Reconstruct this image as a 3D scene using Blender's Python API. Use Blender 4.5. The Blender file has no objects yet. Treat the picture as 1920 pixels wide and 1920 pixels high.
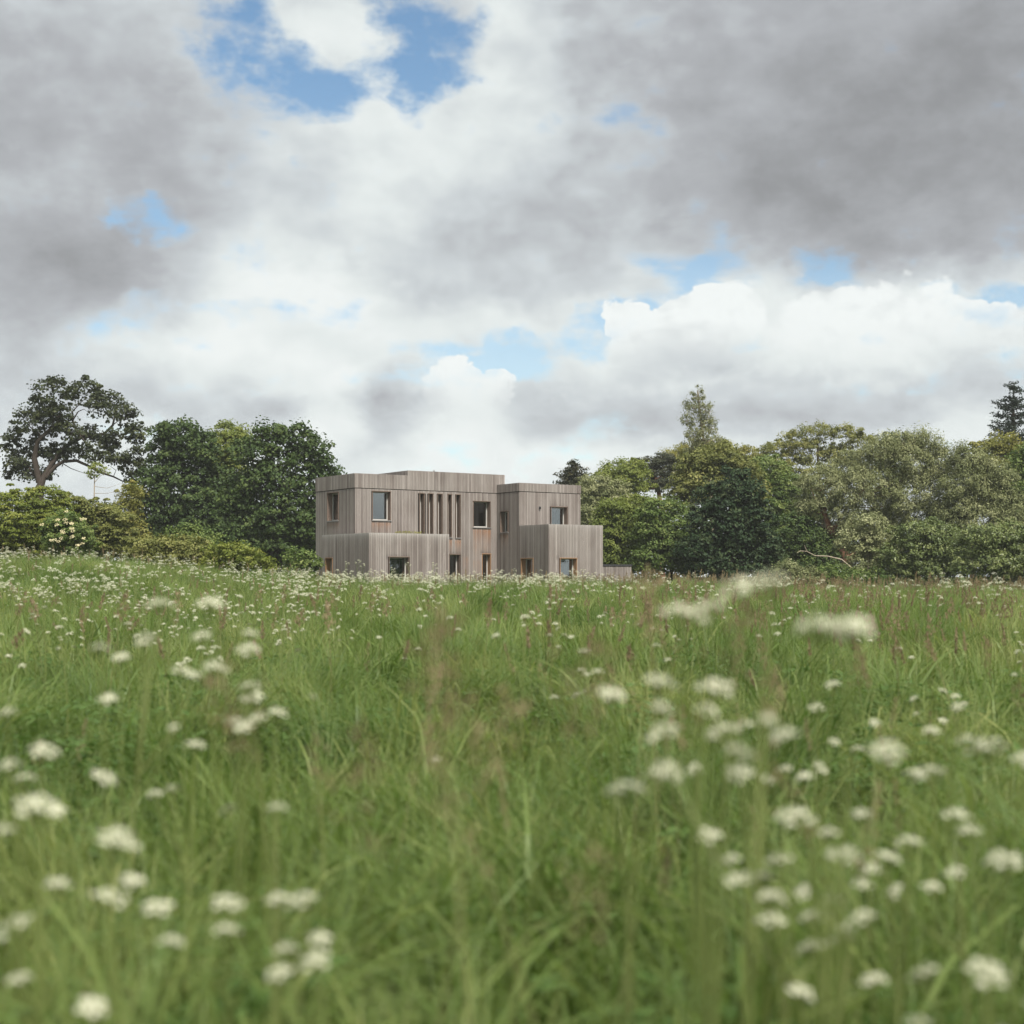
import bpy, math, random
import numpy as np
from mathutils import Vector, Matrix

random.seed(7)
RNG = np.random.default_rng(7)
sc = bpy.context.scene
COL = sc.collection

# ------------------------------------------------------------------ camera
F, CX, HZ, EYE = 2667.0, 960.0, 1080.0, 1.4        # focal length and horizon of the photograph in its own pixels
cam = bpy.data.cameras.new('camera')
cam.sensor_width = 36.0
cam.lens = 36.0 * F / 1920.0
cam.shift_y = (HZ - 960.0) / 1920.0
cam.clip_start, cam.clip_end = 0.05, 5000.0
cam.dof.use_dof = True
cam.dof.focus_distance = 66.0
cam.dof.aperture_fstop = 2.4
cam.dof.aperture_blades = 0
camo = bpy.data.objects.new('camera', cam)
camo.location = (0, 0, EYE)
camo.rotation_euler = (math.radians(90), 0, 0)
COL.objects.link(camo)
sc.camera = camo

# ------------------------------------------------------------------ sky and sun
SUN_DIR = Vector((0.27, -0.56, 0.78)).normalized()     # towards the sun: high, behind the camera, to the right
SUN_EL = math.asin(SUN_DIR.z)
SUN_AZ = math.atan2(SUN_DIR.x, SUN_DIR.y)

world = bpy.data.worlds.new('World')
sc.world = world
world.use_nodes = True


class NT:
    """small helper round a node tree"""
    def __init__(self, tree):
        self.t = tree
        tree.nodes.clear()

    def n(self, typ, **kw):
        nd = self.t.nodes.new(typ)
        for k, v in kw.items():
            setattr(nd, k, v)
        return nd

    def put(self, sock, v):
        if isinstance(v, bpy.types.NodeSocket):
            self.t.links.new(v, sock)
        elif v is not None:
            sock.default_value = v

    def m(self, op, a, b=None, c=None, clamp=False):
        nd = self.n('ShaderNodeMath', operation=op, use_clamp=clamp)
        self.put(nd.inputs[0], a)
        if b is not None:
            self.put(nd.inputs[1], b)
        if c is not None:
            self.put(nd.inputs[2], c)
        return nd.outputs[0]

    def v(self, op, a, b=None, c=None):
        nd = self.n('ShaderNodeVectorMath', operation=op)
        self.put(nd.inputs[0], a)
        if b is not None:
            self.put(nd.inputs[1], b)
        if c is not None:
            self.put(nd.inputs[2], c)
        return nd.outputs['Value'] if op in ('DOT_PRODUCT', 'LENGTH', 'DISTANCE') else nd.outputs[0]

    def noise(self, vec, scale, detail=4.0, rough=0.5, dist=0.0, lac=2.0, out=0):
        nd = self.n('ShaderNodeTexNoise', noise_dimensions='3D')
        self.put(nd.inputs['Vector'], vec)
        nd.inputs['Scale'].default_value = scale
        nd.inputs['Detail'].default_value = detail
        nd.inputs['Roughness'].default_value = rough
        nd.inputs['Distortion'].default_value = dist
        nd.inputs['Lacunarity'].default_value = lac
        return nd.outputs[out]

    def smooth(self, x, lo, hi, olo=0.0, ohi=1.0):
        nd = self.n('ShaderNodeMapRange', interpolation_type='SMOOTHSTEP')
        self.put(nd.inputs[0], x)
        for i, q in enumerate((lo, hi, olo, ohi)):
            nd.inputs[i + 1].default_value = q
        return nd.outputs[0]

    def mix(self, f, a, b):
        nd = self.n('ShaderNodeMix', data_type='RGBA')
        self.put(nd.inputs[0], f)
        for s, q in ((nd.inputs[6], a), (nd.inputs[7], b)):
            self.put(s, (*q, 1.0) if isinstance(q, tuple) and len(q) == 3 else q)
        return nd.outputs[2]

    def xyz(self, x=0.0, y=0.0, z=0.0):
        nd = self.n('ShaderNodeCombineXYZ')
        for i, q in enumerate((x, y, z)):
            self.put(nd.inputs[i], q)
        return nd.outputs[0]


def azel(px, py):
    """azimuth and elevation of the sky point the photograph shows at px, py"""
    az = math.atan((px - CX) / F)
    return az, math.atan((HZ - py) / F * math.cos(az))


S = NT(world.node_tree)
tc = S.n('ShaderNodeTexCoord').outputs['Generated']
sep = S.n('ShaderNodeSeparateXYZ')
S.put(sep.inputs[0], tc)
dx, dy, dz = sep.outputs
az = S.m('ARCTAN2', dx, dy)
el = S.m('ARCSINE', S.m('MAXIMUM', S.m('MINIMUM', dz, 1.0), -1.0))
AE = S.xyz(az, el, 0.0)
# cloud texture space: a sphere of directions, squashed towards the horizon as flat cloud decks look
CV = S.v('MULTIPLY', tc, (1.0, 1.0, 1.45))
WN = S.v('SUBTRACT', S.noise(CV, 10.0, 6.0, 0.6, out=1), (0.5, 0.5, 0.5))
AEW = S.v('MULTIPLY_ADD', WN, (0.10, 0.065, 0.0), AE)
AEF = S.v('MULTIPLY_ADD', WN, (0.035, 0.030, 0.0), AE)


def blobs(coord, items):
    """sum of soft patches of cloud: (px, py, rx, ry, weight)"""
    acc = None
    for px, py, rx, ry, w in items:
        a, e = azel(px, py)
        sx, sy = F / rx, F / ry
        q = S.v('MULTIPLY_ADD', coord, (sx, sy, 0.0), (-a * sx, -e * sy, 0.0))
        g = S.m('MULTIPLY_ADD', S.v('DOT_PRODUCT', q, q), -0.42, 1.0, clamp=True)
        acc = S.m('MULTIPLY', g, w) if acc is None else S.m('MULTIPLY_ADD', g, w, acc)
    return acc


nis = S.n('ShaderNodeTexSky', sky_type='NISHITA')
nis.sun_disc = False
nis.sun_elevation = SUN_EL
nis.sun_rotation = SUN_AZ
nis.altitude = 50.0
nis.air_density = 1.0
nis.dust_density = 0.6
nis.ozone_density = 1.3
bg_sky = S.n('ShaderNodeBackground')
S.put(bg_sky.inputs[0], S.v('MULTIPLY', nis.outputs[0], (0.90, 1.01, 0.99)))
bg_sky.inputs[1].default_value = 0.092

fbm = S.noise(CV, 7.5, 7.0, 0.57)
fine = S.noise(CV, 26.0, 6.0, 0.58)
streak = S.noise(S.v('MULTIPLY', tc, (1.0, 1.0, 5.5)), 8.0, 4.0, 0.55)

# where the deck opens on blue sky
holes = blobs(AEW, [
    (440, 25, 80, 60, 0.66), (500, 125, 110, 90, 0.74), (600, 165, 90, 46, 0.5), (775, 60, 110, 95, 1.0), (690, 10, 60, 60, 0.6),
    (630, 65, 52, 46, -0.6), (545, 30, 50, 26, -0.4), (840, 95, 60, 50, 0.6), (738, 160, 30, 50, 0.6), (775, 225, 22, 40, 0.34),
    (590, 340, 44, 34, 0.75), (240, 407, 60, 34, 0.62), (318, 412, 40, 34, 0.6), (452, 305, 24, 34, 0.36),
    (1390, 500, 180, 32, 0.52), (1540, 470, 60, 22, 0.5), (1235, 577, 120, 36, 0.70), (1075, 622, 130, 34, 0.85), (1345, 425, 60, 40, 0.36),
    (330, 585, 220, 30, 0.60), (560, 578, 170, 24, 0.36), (870, 640, 130, 32, 0.9), (965, 680, 90, 22, 0.95), (730, 690, 100, 18, 0.4),
    (1850, 545, 70, 34, 0.8), (1910, 580, 60, 40, 0.85), (1603, 540, 20, 30, 0.55)])
holes = S.m('DIVIDE', holes, S.m('MULTIPLY_ADD', holes, 0.35, 1.0))
clear = S.m('MULTIPLY_ADD', S.m('SUBTRACT', 0.5, fbm), 1.3, holes)
clear = S.m('MULTIPLY_ADD', S.m('SUBTRACT', 0.5, streak), 1.0, clear)
clear = S.m('MULTIPLY_ADD', S.m('SUBTRACT', 0.5, fine), 2.1, clear)
opening = S.smooth(clear, 0.24, 1.02)

# grey undersides of the thick masses
thick = blobs(AEW, [
    (0, 270, 420, 200, 0.42), (180, 170, 300, 240, 0.20), (10, 600, 250, 140, 0.42), (170, 660, 110, 70, 0.22),
    (1480, 40, 600, 350, 0.34), (1340, 90, 190, 240, 0.24), (1840, 20, 300, 200, 0.30), (1890, 280, 360, 190, 0.48), (1680, 370, 420, 110, 0.26),
    (1100, 330, 300, 160, 0.12), (930, 480, 300, 90, 0.12), (330, 490, 200, 70, 0.18),
    (1760, 735, 360, 40, 0.14), (1880, 665, 240, 60, 0.22), (1480, 765, 320, 36, 0.20),
    (420, 730, 130, 60, 0.36), (690, 790, 80, 90, 0.26), (1090, 760, 130, 60, 0.30), (735, 735, 70, 60, 0.30), (1330, 655, 110, 34, 0.26), (1230, 800, 200, 40, 0.2), (300, 810, 180, 40, 0.16)])
light = blobs(AEW, [
    (450, 500, 150, 70, 0.26), (620, 530, 120, 40, 0.26), (330, 650, 190, 60, 0.24), (640, 250, 240, 110, 0.12), (620, 70, 60, 40, 0.20),
    (960, 90, 80, 190, 0.24), (820, 230, 120, 120, 0.10), (1700, 590, 340, 80, 0.34), (900, 590, 260, 30, 0.16),
    (620, 760, 60, 70, 0.30), (560, 640, 420, 60, 0.14), (900, 860, 700, 60, 0.12)])
thick = S.m('DIVIDE', thick, S.m('MULTIPLY_ADD', thick, 0.30, 1.0))
shade = S.m('SUBTRACT', thick, light)
shade = S.m('MULTIPLY_ADD', S.m('SUBTRACT', fbm, 0.5), 0.90, shade)
shade = S.m('MULTIPLY_ADD', S.m('SUBTRACT', fine, 0.5), 0.62, shade)
shade = S.m('MULTIPLY_ADD', S.m('SUBTRACT', streak, 0.5), 0.12, shade)
ramp = S.n('ShaderNodeValToRGB')
S.put(ramp.inputs[0], S.m("MULTIPLY_ADD", shade, 0.60, 0.175, clamp=True))
el_ = ramp.color_ramp.elements
el_[0].position, el_[0].color = 0.0, (0.86, 0.90, 0.89, 1)
el_[1].position, el_[1].color = 1.0, (0.20, 0.21, 0.22, 1)
for p, c in ((0.14, (0.77, 0.82, 0.815)), (0.30, (0.60, 0.642, 0.665)), (0.46, (0.44, 0.458, 0.482)), (0.68, (0.305, 0.315, 0.328))):
    e = ramp.color_ramp.elements.new(p)
    e.color = (*c, 1)
deck = ramp.outputs[0]

# heaped clouds: hard sunlit heads that melt into the deck at their feet
billow = S.noise(CV, 58.0, 4.0, 0.52)
bump = S.m('MULTIPLY', S.m('SUBTRACT', billow, 0.5), 0.95)


def heap(items, y_foot, y_head):
    d = S.m('ADD', blobs(AEF, items), bump)
    e0, e1 = azel(CX, y_foot)[1], azel(CX, y_head)[1]
    up = S.m('MULTIPLY_ADD', S.m('SUBTRACT', fine, 0.5), 0.05, el)
    return S.m('MULTIPLY', S.smooth(d, 0.38, 0.53), S.smooth(up, e0, e1))


heap_a = heap([(1158, 588, 34, 30, 0.75), (1195, 640, 50, 50, 0.75), (1262, 650, 50, 60, 0.6), (1300, 592, 50, 46, 0.7), (1375, 575, 56, 44, 0.75), (1360, 640, 90, 60, 0.6)], 690, 600)
heap_a = S.m('MAXIMUM', heap_a, heap([(838, 705, 42, 40, 0.8), (925, 716, 44, 34, 0.7), (870, 775, 90, 44, 0.6), (1060, 742, 34, 20, 0.5), (650, 880, 60, 26, 0.6), (740, 890, 50, 24, 0.6)], 785, 690))
heap_a = S.m('MAXIMUM', heap_a, heap([(1540, 600, 80, 60, 0.5), (1700, 600, 150, 90, 0.6), (1900, 655, 90, 60, 0.7), (1810, 650, 80, 60, 0.65)], 690, 580))
heap_sh = S.m('MULTIPLY_ADD', S.m('SUBTRACT', fine, 0.5), 1.1, S.m('MULTIPLY_ADD', shade, 0.8, 0.10))
heap_sh = S.m('MULTIPLY_ADD', S.m('SUBTRACT', 0.5, billow), 1.1, heap_sh, clamp=True)
heap_c = S.mix(heap_sh, (0.89, 0.93, 0.92), (0.54, 0.58, 0.60))

bg_cloud = S.n('ShaderNodeBackground')
S.put(bg_cloud.inputs[0], S.mix(heap_a, deck, heap_c))
bg_cloud.inputs[1].default_value = 0.64
# thin bright veil low in the sky: blue pales towards the horizon
veil = S.smooth(el, 0.05, 0.36, 0.42, 0.0)
cover = S.m('SUBTRACT', 1.0, S.m('MULTIPLY', opening, S.m('SUBTRACT', 1.0, heap_a)))
cover = S.m('MAXIMUM', cover, veil)
mixw = S.n('ShaderNodeMixShader')
S.put(mixw.inputs[0], cover)
S.put(mixw.inputs[1], bg_sky.outputs[0])
S.put(mixw.inputs[2], bg_cloud.outputs[0])
S.put(S.n('ShaderNodeOutputWorld').inputs[0], mixw.outputs[0])
world.cycles.sampling_method = 'NONE'

sun = bpy.data.lights.new('sun', 'SUN')
sun.energy = 4.2
sun.angle = math.radians(12)
sun.color = (1.0, 0.955, 0.88)
suno = bpy.data.objects.new('sun', sun)
suno.rotation_euler = SUN_DIR.to_track_quat('Z', 'Y').to_euler()
suno.location = (20, -20, 40)
COL.objects.link(suno)

sc.view_settings.view_transform = 'Standard'
sc.view_settings.look = 'None'
sc.view_settings.exposure = 0.66
sc.view_settings.gamma = 1.0
sc.view_settings.use_curve_mapping = False
sc.cycles.use_adaptive_sampling = True
sc.cycles.adaptive_threshold = 0.018
sc.cycles.adaptive_min_samples = 8
sc.cycles.max_bounces = 4
sc.cycles.diffuse_bounces = 3
sc.cycles.glossy_bounces = 2
sc.cycles.transparent_max_bounces = 8
sc.cycles.sample_clamp_indirect = 6.0
#SKYONLY

# ------------------------------------------------------------------ helpers
def link(o, parent=None):
    COL.objects.link(o)
    if parent is not None:
        o.parent = parent
    return o


def tag(o, label=None, cat=None, group=None, kind=None):
    if label:
        o['label'] = label
    if cat:
        o['category'] = cat
    if group:
        o['group'] = group
    if kind:
        o['kind'] = kind
    return o


def empty(name, loc, rz=0.0):
    o = bpy.data.objects.new(name, None)
    o.empty_display_size = 0.2
    o.location = loc
    o.rotation_euler = (0, 0, rz)
    return link(o)


def np_mesh(name, verts, faces, mats=(), attrs=None, smooth=False):
    """verts (N,3) and faces (M,k) arrays -> mesh, fast"""
    verts = np.asarray(verts, np.float32)
    faces = np.asarray(faces, np.int32)
    me = bpy.data.meshes.new(name)
    m, k = faces.shape
    me.vertices.add(len(verts))
    me.vertices.foreach_set('co', verts.ravel())
    me.loops.add(m * k)
    me.loops.foreach_set('vertex_index', faces.ravel())
    me.polygons.add(m)
    me.polygons.foreach_set('loop_start', np.arange(0, m * k, k, dtype=np.int32))
    me.polygons.foreach_set('use_smooth', np.full(m, bool(smooth)))
    for mt in mats:
        me.materials.append(mt)
    for an, (dom, arr) in (attrs or {}).items():
        at = me.attributes.new(an, 'FLOAT', dom)
        at.data.foreach_set('value', np.asarray(arr, np.float32))
    me.update(calc_edges=True)
    return me


class MB:
    """collects shapes and builds ONE mesh object"""
    def __init__(self):
        self.v, self.f = [], []

    def quad(self, a, b, c, d):
        i = len(self.v)
        self.v += [a, b, c, d]
        self.f.append((i, i + 1, i + 2, i + 3))

    def box(self, x0, x1, y0, y1, z0, z1):
        i = len(self.v)
        self.v += [(x0, y0, z0), (x1, y0, z0), (x1, y1, z0), (x0, y1, z0), (x0, y0, z1), (x1, y0, z1), (x1, y1, z1), (x0, y1, z1)]
        self.f += [(i, i + 3, i + 2, i + 1), (i + 4, i + 5, i + 6, i + 7), (i, i + 1, i + 5, i + 4), (i + 1, i + 2, i + 6, i + 5),
                   (i + 2, i + 3, i + 7, i + 6), (i + 3, i, i + 4, i + 7)]
        return self

    def tube(self, pts, radii, sides=7):
        pts = [Vector(p) for p in pts]
        i0 = len(self.v)
        n = len(pts)
        ref = Vector((0.31, 0.87, 0.38))
        for k, p in enumerate(pts):
            t = (pts[min(k + 1, n - 1)] - pts[max(k - 1, 0)]).normalized()
            a = t.cross(ref)
            if a.length < 1e-4:
                a = t.cross(Vector((1, 0, 0)))
            a.normalize()
            b = t.cross(a)
            for s in range(sides):
                th = 2 * math.pi * s / sides
                self.v.append(tuple(p + (a * math.cos(th) + b * math.sin(th)) * radii[k]))
        for k in range(n - 1):
            for s in range(sides):
                s2 = (s + 1) % sides
                self.f.append((i0 + k * sides + s, i0 + k * sides + s2, i0 + (k + 1) * sides + s2, i0 + (k + 1) * sides + s))
        return self

    def mesh(self, name, mat, smooth=False):
        me = bpy.data.meshes.new(name)
        me.from_pydata(self.v, [], self.f)
        me.materials.append(mat)
        if smooth:
            me.polygons.foreach_set('use_smooth', [True] * len(me.polygons))
        me.update()
        return me

    def build(self, name, mat, parent=None, smooth=False):
        return link(bpy.data.objects.new(name, self.mesh(name, mat, smooth)), parent)


def unit(n, rng):
    v = rng.normal(size=(n, 3))
    return v / np.maximum(np.linalg.norm(v, axis=1, keepdims=True), 1e-6)


def leaf_quads(C, N, L, W, rng, droop=0.0):
    """pointed leaf faces at C, facing roughly N, length L and width W"""
    n = len(C)
    N = N / np.maximum(np.linalg.norm(N, axis=1, keepdims=True), 1e-6)
    t = unit(n, rng)
    t[:, 2] -= droop
    t -= N * (t * N).sum(1, keepdims=True)
    t /= np.maximum(np.linalg.norm(t, axis=1, keepdims=True), 1e-6)
    b = np.cross(N, t)
    L = np.asarray(L)[:, None]
    W = np.asarray(W)[:, None]
    V = np.empty((n, 4, 3))
    V[:, 0] = C - t * L * 0.5
    V[:, 1] = C + b * W * 0.5 + N * W * 0.12
    V[:, 2] = C + t * L * 0.5
    V[:, 3] = C - b * W * 0.5 + N * W * 0.12
    return V.reshape(-1, 3)


def P(px, py, Y):
    """the point the photograph shows at px, py if it is Y metres deep"""
    return Vector(((px - CX) / F * Y, Y, EYE + (HZ - py) / F * Y))


def sstep(a, b, x):
    t = np.clip((np.asarray(x, float) - a) / (b - a), 0, 1)
    return t * t * (3 - 2 * t)


def ground_z(x, y):
    x = np.asarray(x, float)
    y = np.asarray(y, float)
    z = 0.38 * sstep(6, 48, y)
    z = z + 0.95 * sstep(-5.0, -17, x) * sstep(12, 46, y)
    z = z - 0.32 * sstep(3, 20, x) * sstep(10, 60, y)
    z = z + 0.05 * np.sin(x * 0.9 + 0.7) * np.sin(y * 0.55 + 0.2) * sstep(2, 8, y)
    z = z + 0.05 * np.sin(x * 0.31 - 1.0) * np.cos(y * 0.23)* sstep(2, 8, y)
    return z


# ------------------------------------------------------------------ materials
def new_mat(name):
    m = bpy.data.materials.new(name)
    m.use_nodes = True
    T = NT(m.node_tree)
    out = T.n('ShaderNodeOutputMaterial')
    return m, T, out


def bsdf(T, col, rough=0.6, spec=0.3, metal=0.0):
    b = T.n('ShaderNodeBsdfPrincipled')
    T.put(b.inputs['Base Color'], (*col, 1) if isinstance(col, tuple) and len(col) == 3 else col)
    T.put(b.inputs['Roughness'], rough)
    b.inputs['Specular IOR Level'].default_value = spec
    b.inputs['Metallic'].default_value = metal
    return b


def attr(T, name):
    return T.n('ShaderNodeAttribute', attribute_name=name).outputs['Fac']


def leaf_mat(name, dark, mid, pale, trans=0.35, rough=0.55, spec=0.25, instance=False):
    m, T, out = new_mat(name)
    tone = T.n('ShaderNodeObjectInfo').outputs['Random'] if instance else attr(T, 'tone')
    if instance:
        tone = T.m('MULTIPLY_ADD', attr(T, 'tone'), 0.5, T.m('MULTIPLY', tone, 0.5))
    r = T.n('ShaderNodeValToRGB')
    T.put(r.inputs[0], tone)
    e = r.color_ramp.elements
    e[0].color, e[1].color = (*dark, 1), (*pale, 1)
    k = r.color_ramp.elements.new(0.5)
    k.color = (*mid, 1)
    b = bsdf(T, r.outputs[0], rough, spec)
    tr = T.n('ShaderNodeBsdfTranslucent')
    T.put(tr.inputs[0], T.mix(1.0, r.outputs[0], r.outputs[0]))
    hs = T.n('ShaderNodeHueSaturation')
    hs.inputs['Value'].default_value = 1.25
    hs.inputs['Saturation'].default_value = 1.1
    T.put(hs.inputs['Color'], r.outputs[0])
    T.put(tr.inputs[0], hs.outputs[0])
    mx = T.n('ShaderNodeMixShader')
    mx.inputs[0].default_value = trans
    T.put(mx.inputs[1], b.outputs[0])
    T.put(mx.inputs[2], tr.outputs[0])
    T.put(out.inputs[0], mx.outputs[0])
    return m


def plain_mat(name, col, rough=0.6, spec=0.3, metal=0.0, vary=0.15, scale=6.0, stretch=(1, 1, 1)):
    m, T, out = new_mat(name)
    co = T.n('ShaderNodeTexCoord').outputs['Object']
    f = T.noise(T.v('MULTIPLY', co, stretch), scale, 5.0, 0.6)
    d = tuple(c * (1 - vary * 1.6) for c in col)
    l = tuple(min(1, c * (1 + vary * 1.6)) for c in col)
    T.put(out.inputs[0], bsdf(T, T.mix(f, d, l), rough, spec, metal).outputs[0])
    return m


def cladding_mat():
    """silvered larch boards: tone per board, grain along the board, fresh orange wood where rain does not reach"""
    m, T, out = new_mat('weathered_larch')
    co = T.n('ShaderNodeTexCoord').outputs['Object']
    tone = attr(T, 'tone')
    grain = T.noise(T.v('MULTIPLY', co, (30, 30, 1.6)), 1.6, 5.0, 0.62)
    patch = T.noise(T.v('MULTIPLY', co, (1, 1, 0.5)), 0.9, 3.0, 0.5)
    r = T.n('ShaderNodeValToRGB')
    T.put(r.inputs[0], tone)
    e = r.color_ramp.elements
    e[0].color, e[1].color = (0.118, 0.096, 0.088, 1), (0.352, 0.312, 0.290, 1)
    for p, c in ((0.3, (0.182, 0.153, 0.139)), (0.65, (0.256, 0.224, 0.205))):
        q = e.new(p)
        q.color = (*c, 1)
    c = T.mix(T.smooth(grain, 0.38, 0.68, 0.0, 0.5), r.outputs[0], (0.14, 0.115, 0.10))
    c = T.mix(T.smooth(patch, 0.35, 0.7, 0.0, 0.35), c, (0.325, 0.30, 0.278))
    warm = T.m('MULTIPLY', attr(T, 'warm'), T.smooth(T.noise(T.v('MULTIPLY', co, (9, 9, 0.8)), 1.0, 3.0, 0.6), 0.30, 0.62, 0.35, 1.0), clamp=True)
    c = T.mix(T.m('MULTIPLY', warm, 0.85), c, (0.31, 0.150, 0.070))
    dark = T.m('MULTIPLY', attr(T, 'stain'), T.smooth(grain, 0.3, 0.6, 0.6, 1.0), clamp=True)
    c = T.mix(dark, c, (0.075, 0.060, 0.055))
    c = T.mix(T.m('MULTIPLY', attr(T, 'silver'), 0.55), c, (0.50, 0.48, 0.45))
    b = bsdf(T, c, 0.82, 0.18)
    bp = T.n('ShaderNodeBump')
    bp.inputs['Strength'].default_value = 0.35
    bp.inputs['Distance'].default_value = 0.004
    T.put(bp.inputs['Height'], grain)
    T.put(b.inputs['Normal'], bp.outputs[0])
    T.put(out.inputs[0], b.outputs[0])
    return m


def glass_mat():
    m, T, out = new_mat('window_glass')
    tr = T.n('ShaderNodeBsdfTransparent')
    tr.inputs[0].default_value = (0.62, 0.66, 0.66, 1)
    gl = T.n('ShaderNodeBsdfGlossy')
    gl.inputs['Roughness'].default_value = 0.02
    gl.inputs[0].default_value = (0.92, 0.95, 0.96, 1)
    fr = T.n('ShaderNodeFresnel')
    fr.inputs['IOR'].default_value = 1.5
    mx = T.n('ShaderNodeMixShader')
    T.put(mx.inputs[0], T.m('MULTIPLY_ADD', fr.outputs[0], 2.2, 0.12, clamp=True))
    T.put(mx.inputs[1], tr.outputs[0])
    T.put(mx.inputs[2], gl.outputs[0])
    T.put(out.inputs[0], mx.outputs[0])
    return m


M_CLAD = cladding_mat()
M_BACK = plain_mat('wall_membrane', (0.035, 0.03, 0.027), 0.9, 0.1)
M_ROOM = plain_mat('room_plaster', (0.55, 0.54, 0.50), 0.9, 0.1, vary=0.05)
M_REVEAL = plain_mat('weathered_lining', (0.17, 0.125, 0.10), 0.8, 0.15, vary=0.3, scale=5, stretch=(6, 6, 1))
M_FRESH = plain_mat('fresh_lining', (0.31, 0.180, 0.098), 0.75, 0.2, vary=0.25, scale=4, stretch=(6, 6, 1))
M_FRAME = plain_mat('window_frame_paint', (0.42, 0.40, 0.37), 0.5, 0.4, vary=0.08)
M_SILL = plain_mat('sill_metal', (0.20, 0.19, 0.185), 0.4, 0.5, vary=0.1)
M_COPE = plain_mat('coping_metal', (0.46, 0.43, 0.40), 0.45, 0.5, vary=0.1)
M_ROOF = plain_mat('roof_membrane', (0.12, 0.115, 0.11), 0.9, 0.2)
M_DARK = plain_mat('dark_trim', (0.03, 0.03, 0.032), 0.6, 0.3)
M_GLASS = glass_mat()
M_BARK = plain_mat('bark', (0.058, 0.046, 0.038), 0.9, 0.1, vary=0.4, scale=7, stretch=(3, 3, 1))
M_BARK_PALE = plain_mat('pale_bark', (0.30, 0.25, 0.19), 0.85, 0.1, vary=0.3, scale=5, stretch=(2, 2, 1))
M_BARK_RED = plain_mat('red_bark', (0.20, 0.10, 0.065), 0.9, 0.1, vary=0.35, scale=6)


def soil_mat():
    m, T, out = new_mat('meadow_floor')
    co = T.n('ShaderNodeTexCoord').outputs['Object']
    f = T.noise(co, 0.35, 6.0, 0.6)
    g = T.noise(co, 14.0, 5.0, 0.65)
    c = T.mix(f, (0.040, 0.060, 0.014), (0.085, 0.110, 0.028))
    c = T.mix(T.smooth(g, 0.45, 0.7, 0.0, 0.7), c, (0.060, 0.048, 0.026))
    T.put(out.inputs[0], bsdf(T, c, 0.95, 0.1).outputs[0])
    return m


# ------------------------------------------------------------------ ground, one sheet to the horizon
def spaced(n, fine_span, far):
    t = np.linspace(-1, 1, n)
    return np.sign(t) * (np.abs(t) * fine_span + (np.abs(t) ** 5) * (far - fine_span))


gx = spaced(161, 60, 1500)
gy = spaced(181, 130, 1800) + 30
GX, GY = np.meshgrid(gx, gy)
gv = np.stack([GX, GY, ground_z(GX, GY)], -1).reshape(-1, 3)
ii = np.arange(len(gx) * len(gy)).reshape(len(gy), len(gx))
gf = np.stack([ii[:-1, :-1], ii[:-1, 1:], ii[1:, 1:], ii[1:, :-1]], -1).reshape(-1, 4)
ground = link(bpy.data.objects.new('ground', np_mesh('ground', gv, gf, [soil_mat()], smooth=True)))
tag(ground, 'gently rolling meadow floor under the tall grass', kind='structure')

# ------------------------------------------------------------------ the house
HA = math.radians(34)
HP = P(666, HZ, 70.0)
house = empty('timber_house', (HP.x, HP.y, 0.0), HA)
tag(house, 'two storey flat roofed house clad in silver grey vertical timber boards', 'house')
Z0 = -0.15


class Face:
    """one wall plane of the house: s runs along the wall, o outwards, z up"""
    def __init__(self, kind, x, y):
        self.k, self.x, self.y = kind, x, y

    def p(self, s, o, z):
        if self.k == 'front':
            return (self.x + s, self.y - o, z)
        if self.k == 'back':
            return (self.x + s, self.y + o, z)
        if self.k == 'left':
            return (self.x - o, self.y + s, z)
        return (self.x + o, self.y + s, z)

    def box(self, mb, s0, s1, o0, o1, z0, z1):
        a, b = self.p(s0, o0, z0), self.p(s1, o1, z1)
        mb.box(min(a[0], b[0]), max(a[0], b[0]), min(a[1], b[1]), max(a[1], b[1]), z0, z1)


PITCH, BW = 0.092, 0.082


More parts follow.
